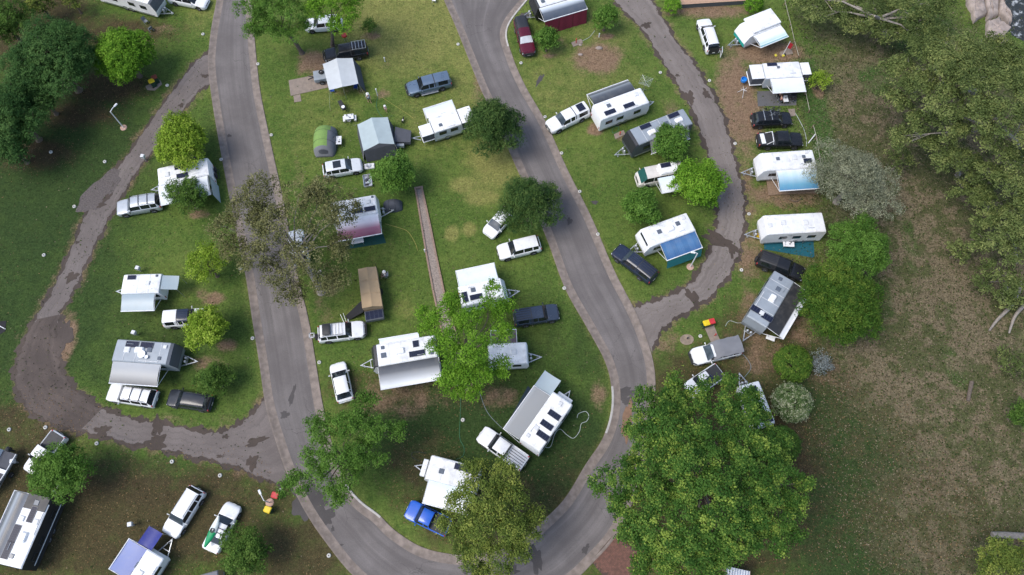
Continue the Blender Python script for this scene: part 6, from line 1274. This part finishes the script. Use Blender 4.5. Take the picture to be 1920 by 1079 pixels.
PL = [(1180,705),(1240,722),(1275,690),(1300,702),(1340,722),(1375,695),(1400,722),(1440,740),(1440,790),(1490,822),(1500,850),(1480,882),(1530,900),(1535,940),(1510,965),(1535,1000),(1500,1025),(1430,1050),(1360,1062),(1350,1100),(1190,1100),(1175,1050),(1150,1020),(1145,985),(1105,962),(1108,944),(1150,935),(1096,922),(1096,904),(1150,890),(1160,850),(1175,830),(1170,800),(1200,770),(1215,740)]
tree('huge plane tree filling the lower right of the middle', 1312, 885, 205, 15, 'plane', 'plane', base=(1318, 940), lobes=outline_lobes([(1315 + (x - 1315) * .9, 888 + (y - 888) * .9) for x, y in PL], 125, 24, 13.5, 6, 5, (1315, 885)) + [(1405,748,18,7.5),(1432,775,16,7),(1415,772,18,7.5)], dens=.75, flat=.8)
# right road / loop
tree('small green tree beside the maroon pickup truck', 1025, 74, 26, 3.4, 'broad', 'green', nl=18); tree('small green tree right of the maroon annex', 1136, 32, 30, 3.8, 'broad', 'green', nl=18); tree('clipped bright green bush left of the verandah', 1262, 8, 14, 2.2, 'hedge', 'bright', name='clipped_bush', cat='bush'); tree('clipped bright green bush right of the verandah', 1415, 5, 16, 2.2, 'hedge', 'bright', name='clipped_bush', cat='bush')
tree('bright leafy tree over the rear of the long silver grey caravan', 1260, 272, 39, 4.6, 'broad', 'green', nl=26, size=1.1); tree('bright leafy tree over the campervan at the loop track', 1309, 344, 52, 5.4, 'broad', 'bright', nl=32, size=1.15); tree('bright leafy tree between the campervan and the blue awning', 1203, 386, 38, 4.4, 'broad', 'green', nl=26, size=1.1)
tree('grey green feathery wattle right of the sky blue awning', 1603, 336, 84, 8, 'fine', 'grey', nl=44, dens=1.05, bark=BARKG, flat=.6); tree('bright green tree below the grey green wattle', 1602, 470, 66, 6.5, 'small', 'green', nl=40); tree('dark yellowish green round tree below the bright one at the right', 1573, 568, 80, 7, 'small', 'deep', nl=54, dens=1.0)
tree('rounded green shrub near the black awning, beside the silver shrub', 1489, 680, 33, 2.9, 'hedge', 'deep', name='round_shrub', cat='shrub'); tree('small silver blue shrub beside the rounded green shrub', 1540, 682, 24, 1.9, 'fine', 'silver', nl=14, name='silver_shrub', cat='shrub', dens=.8); tree('rounded shrub with pale flower specks below the green one', 1487, 753, 35, 2.9, 'hedge', 'flower', name='round_shrub', cat='shrub'); tree('rounded dark shrub half behind the plane tree', 1468, 832, 32, 2.7, 'hedge', 'mid', name='round_shrub', cat='shrub')
tree('light green bush at the fence below the pop out camper', 1536, 152, 26, 2.4, 'small', 'lime', nl=14, dens=.6, name='bush', cat='bush')
# bush on the right: gum trees
G1 = dict(style='gum', leaf='gum', bark=BARKG)
tree('wide airy gum tree at the top right edge of the sites', 1640, 30, 100, 12, lobes=[(1530,20,36,4.5),(1580,0,42,5),(1640,10,44,6),(1700,20,42,6),(1745,5,36,5.5),(1660,60,34,4.5),(1710,65,30,4.5),(1600,45,32,4),(1500,-5,28,4),(1730,45,26,5)], base=(1655, 62), dens=.95, limb=1.2, **G1)
tree('large gum tree right of the first, its crown over the green patch', 1800, 140, 100, 14, lobes=[(1730,95,36,10),(1690,130,36,9),(1725,165,40,10),(1775,120,44,12),(1825,100,40,12),(1870,95,36,11),(1820,150,46,13),(1775,185,40,11),(1880,150,46,13),(1680,185,30,8),(1905,110,34,12),(1760,65,26,9)], base=(1830, 215), dens=1.25, limb=1.3, **G1)
tree('large gum tree at the right edge with pale limbs showing', 1870, 235, 90, 14, lobes=[(1840,205,38,12),(1895,215,42,13),(1930,180,40,13),(1780,240,36,9),(1720,225,30,8),(1935,260,40,12),(1860,262,30,10),(1690,255,26,7)], base=(1910, 300), dens=1.15, limb=1.3, **G1)
tree('gum sapling group below the pale limbs at the right', 1790, 300, 60, 7, lobes=[(1770,280,36,6.5),(1805,300,32,6),(1745,265,26,6),(1830,325,24,5)], base=(1795, 330), dens=.95, **G1); tree('dark olive gum tree at the right edge at mid height', 1890, 330, 60, 9, lobes=[(1850,320,32,7),(1895,345,40,8),(1930,320,36,8),(1880,285,34,9),(1925,385,30,7)], base=(1905, 370), dens=.95, **G1)
tree('olive gum tree at the right edge above the grey branches', 1885, 430, 60, 8, lobes=[(1850,410,28,5),(1880,440,34,6),(1915,420,34,7),(1835,450,24,4),(1930,460,30,6),(1900,480,26,5)], base=(1905, 490), dens=.95, **G1)
tree('yellow olive tree in the lower right corner', 1890, 1050, 55, 6, lobes=[(1870,1035,30,4.5),(1905,1050,34,5),(1880,1075,34,5),(1930,1030,30,5),(1850,1075,24,4)], base=(1895, 1080), style='clump', leaf='olive'); tree('dark green shrub at the right edge above the lower corner', 1912, 778, 30, 3, 'small', 'mid', nl=16, name='shrub', cat='shrub'); tree('sparse olive shrub on the bare ground at the right edge', 1890, 560, 26, 2.2, 'gum', 'gum', nl=10, dens=.5, name='shrub', cat='shrub')
tree('low olive sapling left of the grey dead branch', 1800, 470, 30, 3, 'gum', 'gum', nl=10, dens=.45, name='sapling', cat='shrub')

tree('olive bush mass below the large gum trees at the right', 1850, 375, 50, 5, lobes=[(1830,370,30,4),(1865,385,32,4.5),(1800,350,26,3.5),(1895,400,30,4.5),(1845,345,28,4)], base=(1850, 400), dens=.8, **G1); tree('low olive bush at the right edge under the dead branches', 1880, 520, 46, 4, lobes=[(1860,505,26,3),(1890,520,30,3.5),(1920,545,28,3.5),(1840,530,20,2.5),(1880,560,22,2.5)], base=(1885, 545), dens=.6, **G1)
tree('thin gum sapling left of the large gum trees', 1690, 300, 34, 3.5, 'gum', 'gum', nl=10, dens=.4, name='sapling', cat='shrub'); tree('low scrub on the slope at the right edge below the dead branches', 1895, 680, 34, 2.6, 'gum', 'gum', nl=12, dens=.4, name='shrub', cat='shrub')
# ---- fallen leaves and low weeds that nobody could count
def scatter(name, n, zone, size, leaf, thr=.35, extra=(), zmax=.03, up=1.6):
    X = RNG.uniform(-68, 68, n * 6); Y = RNG.uniform(0, 76, n * 6); f = zone_field(zone, X, Y) + RNG.normal(size=len(X)) * .15; k = f > thr
    for z in extra: k &= zone_field(z, X, Y) < .5
    X, Y = X[k][:n], Y[k][:n]
    for Cc in (OUT_E, IN_E): pass
    mid_ = [(a + b) / 2 for a, b in zip(OUT_E, IN_E)][::4]; d = np.full(len(X), 99.0)
    for m_ in mid_: d = np.minimum(d, np.hypot(X - m_.x, Y - m_.y))
    kk = d > 3.9; X, Y = X[kk], Y[kk]; m = len(X)
    P = np.stack([X, Y, RNG.uniform(.012, zmax, m)], 1); N = unit(np.array([0, 0, up]) + RNG.normal(size=(m, 3)) * .5); return tag(link(name, leaf_mesh(name, P, N, size * RNG.uniform(.6, 1.4, m), RNG.uniform(0, 1, m), .6), leaf), kind='stuff')
LITTER = leaf_material('fallen', (.06, .035, .018), (.14, .085, .04), (.26, .18, .09), 0.0); LITP = leaf_material('fallen_pale', (.03, .025, .016), (.11, .09, .055), (.23, .195, .13), 0.0); WEED = leaf_material('weed', (.02, .038, .01), (.045, .068, .018), (.08, .1, .032), .1)
scatter('fallen_leaves', 24000, 'litter', .13, LITTER, .3); scatter('dry_bush_litter', 44000, 'bush', .15, LITP, .3); scatter('low_weeds', 26000, 'bush', .2, WEED, .3, (), .12, .6); scatter('grass_tufts', 14000, 'dark', .14, WEED, .2, (), .07, .4); scatter('lawn_leaves', 5000, 'dry', .1, LITTER, .2)

open('/workdir/leaves.txt', 'w').write(str(LEAVES)) if False else None
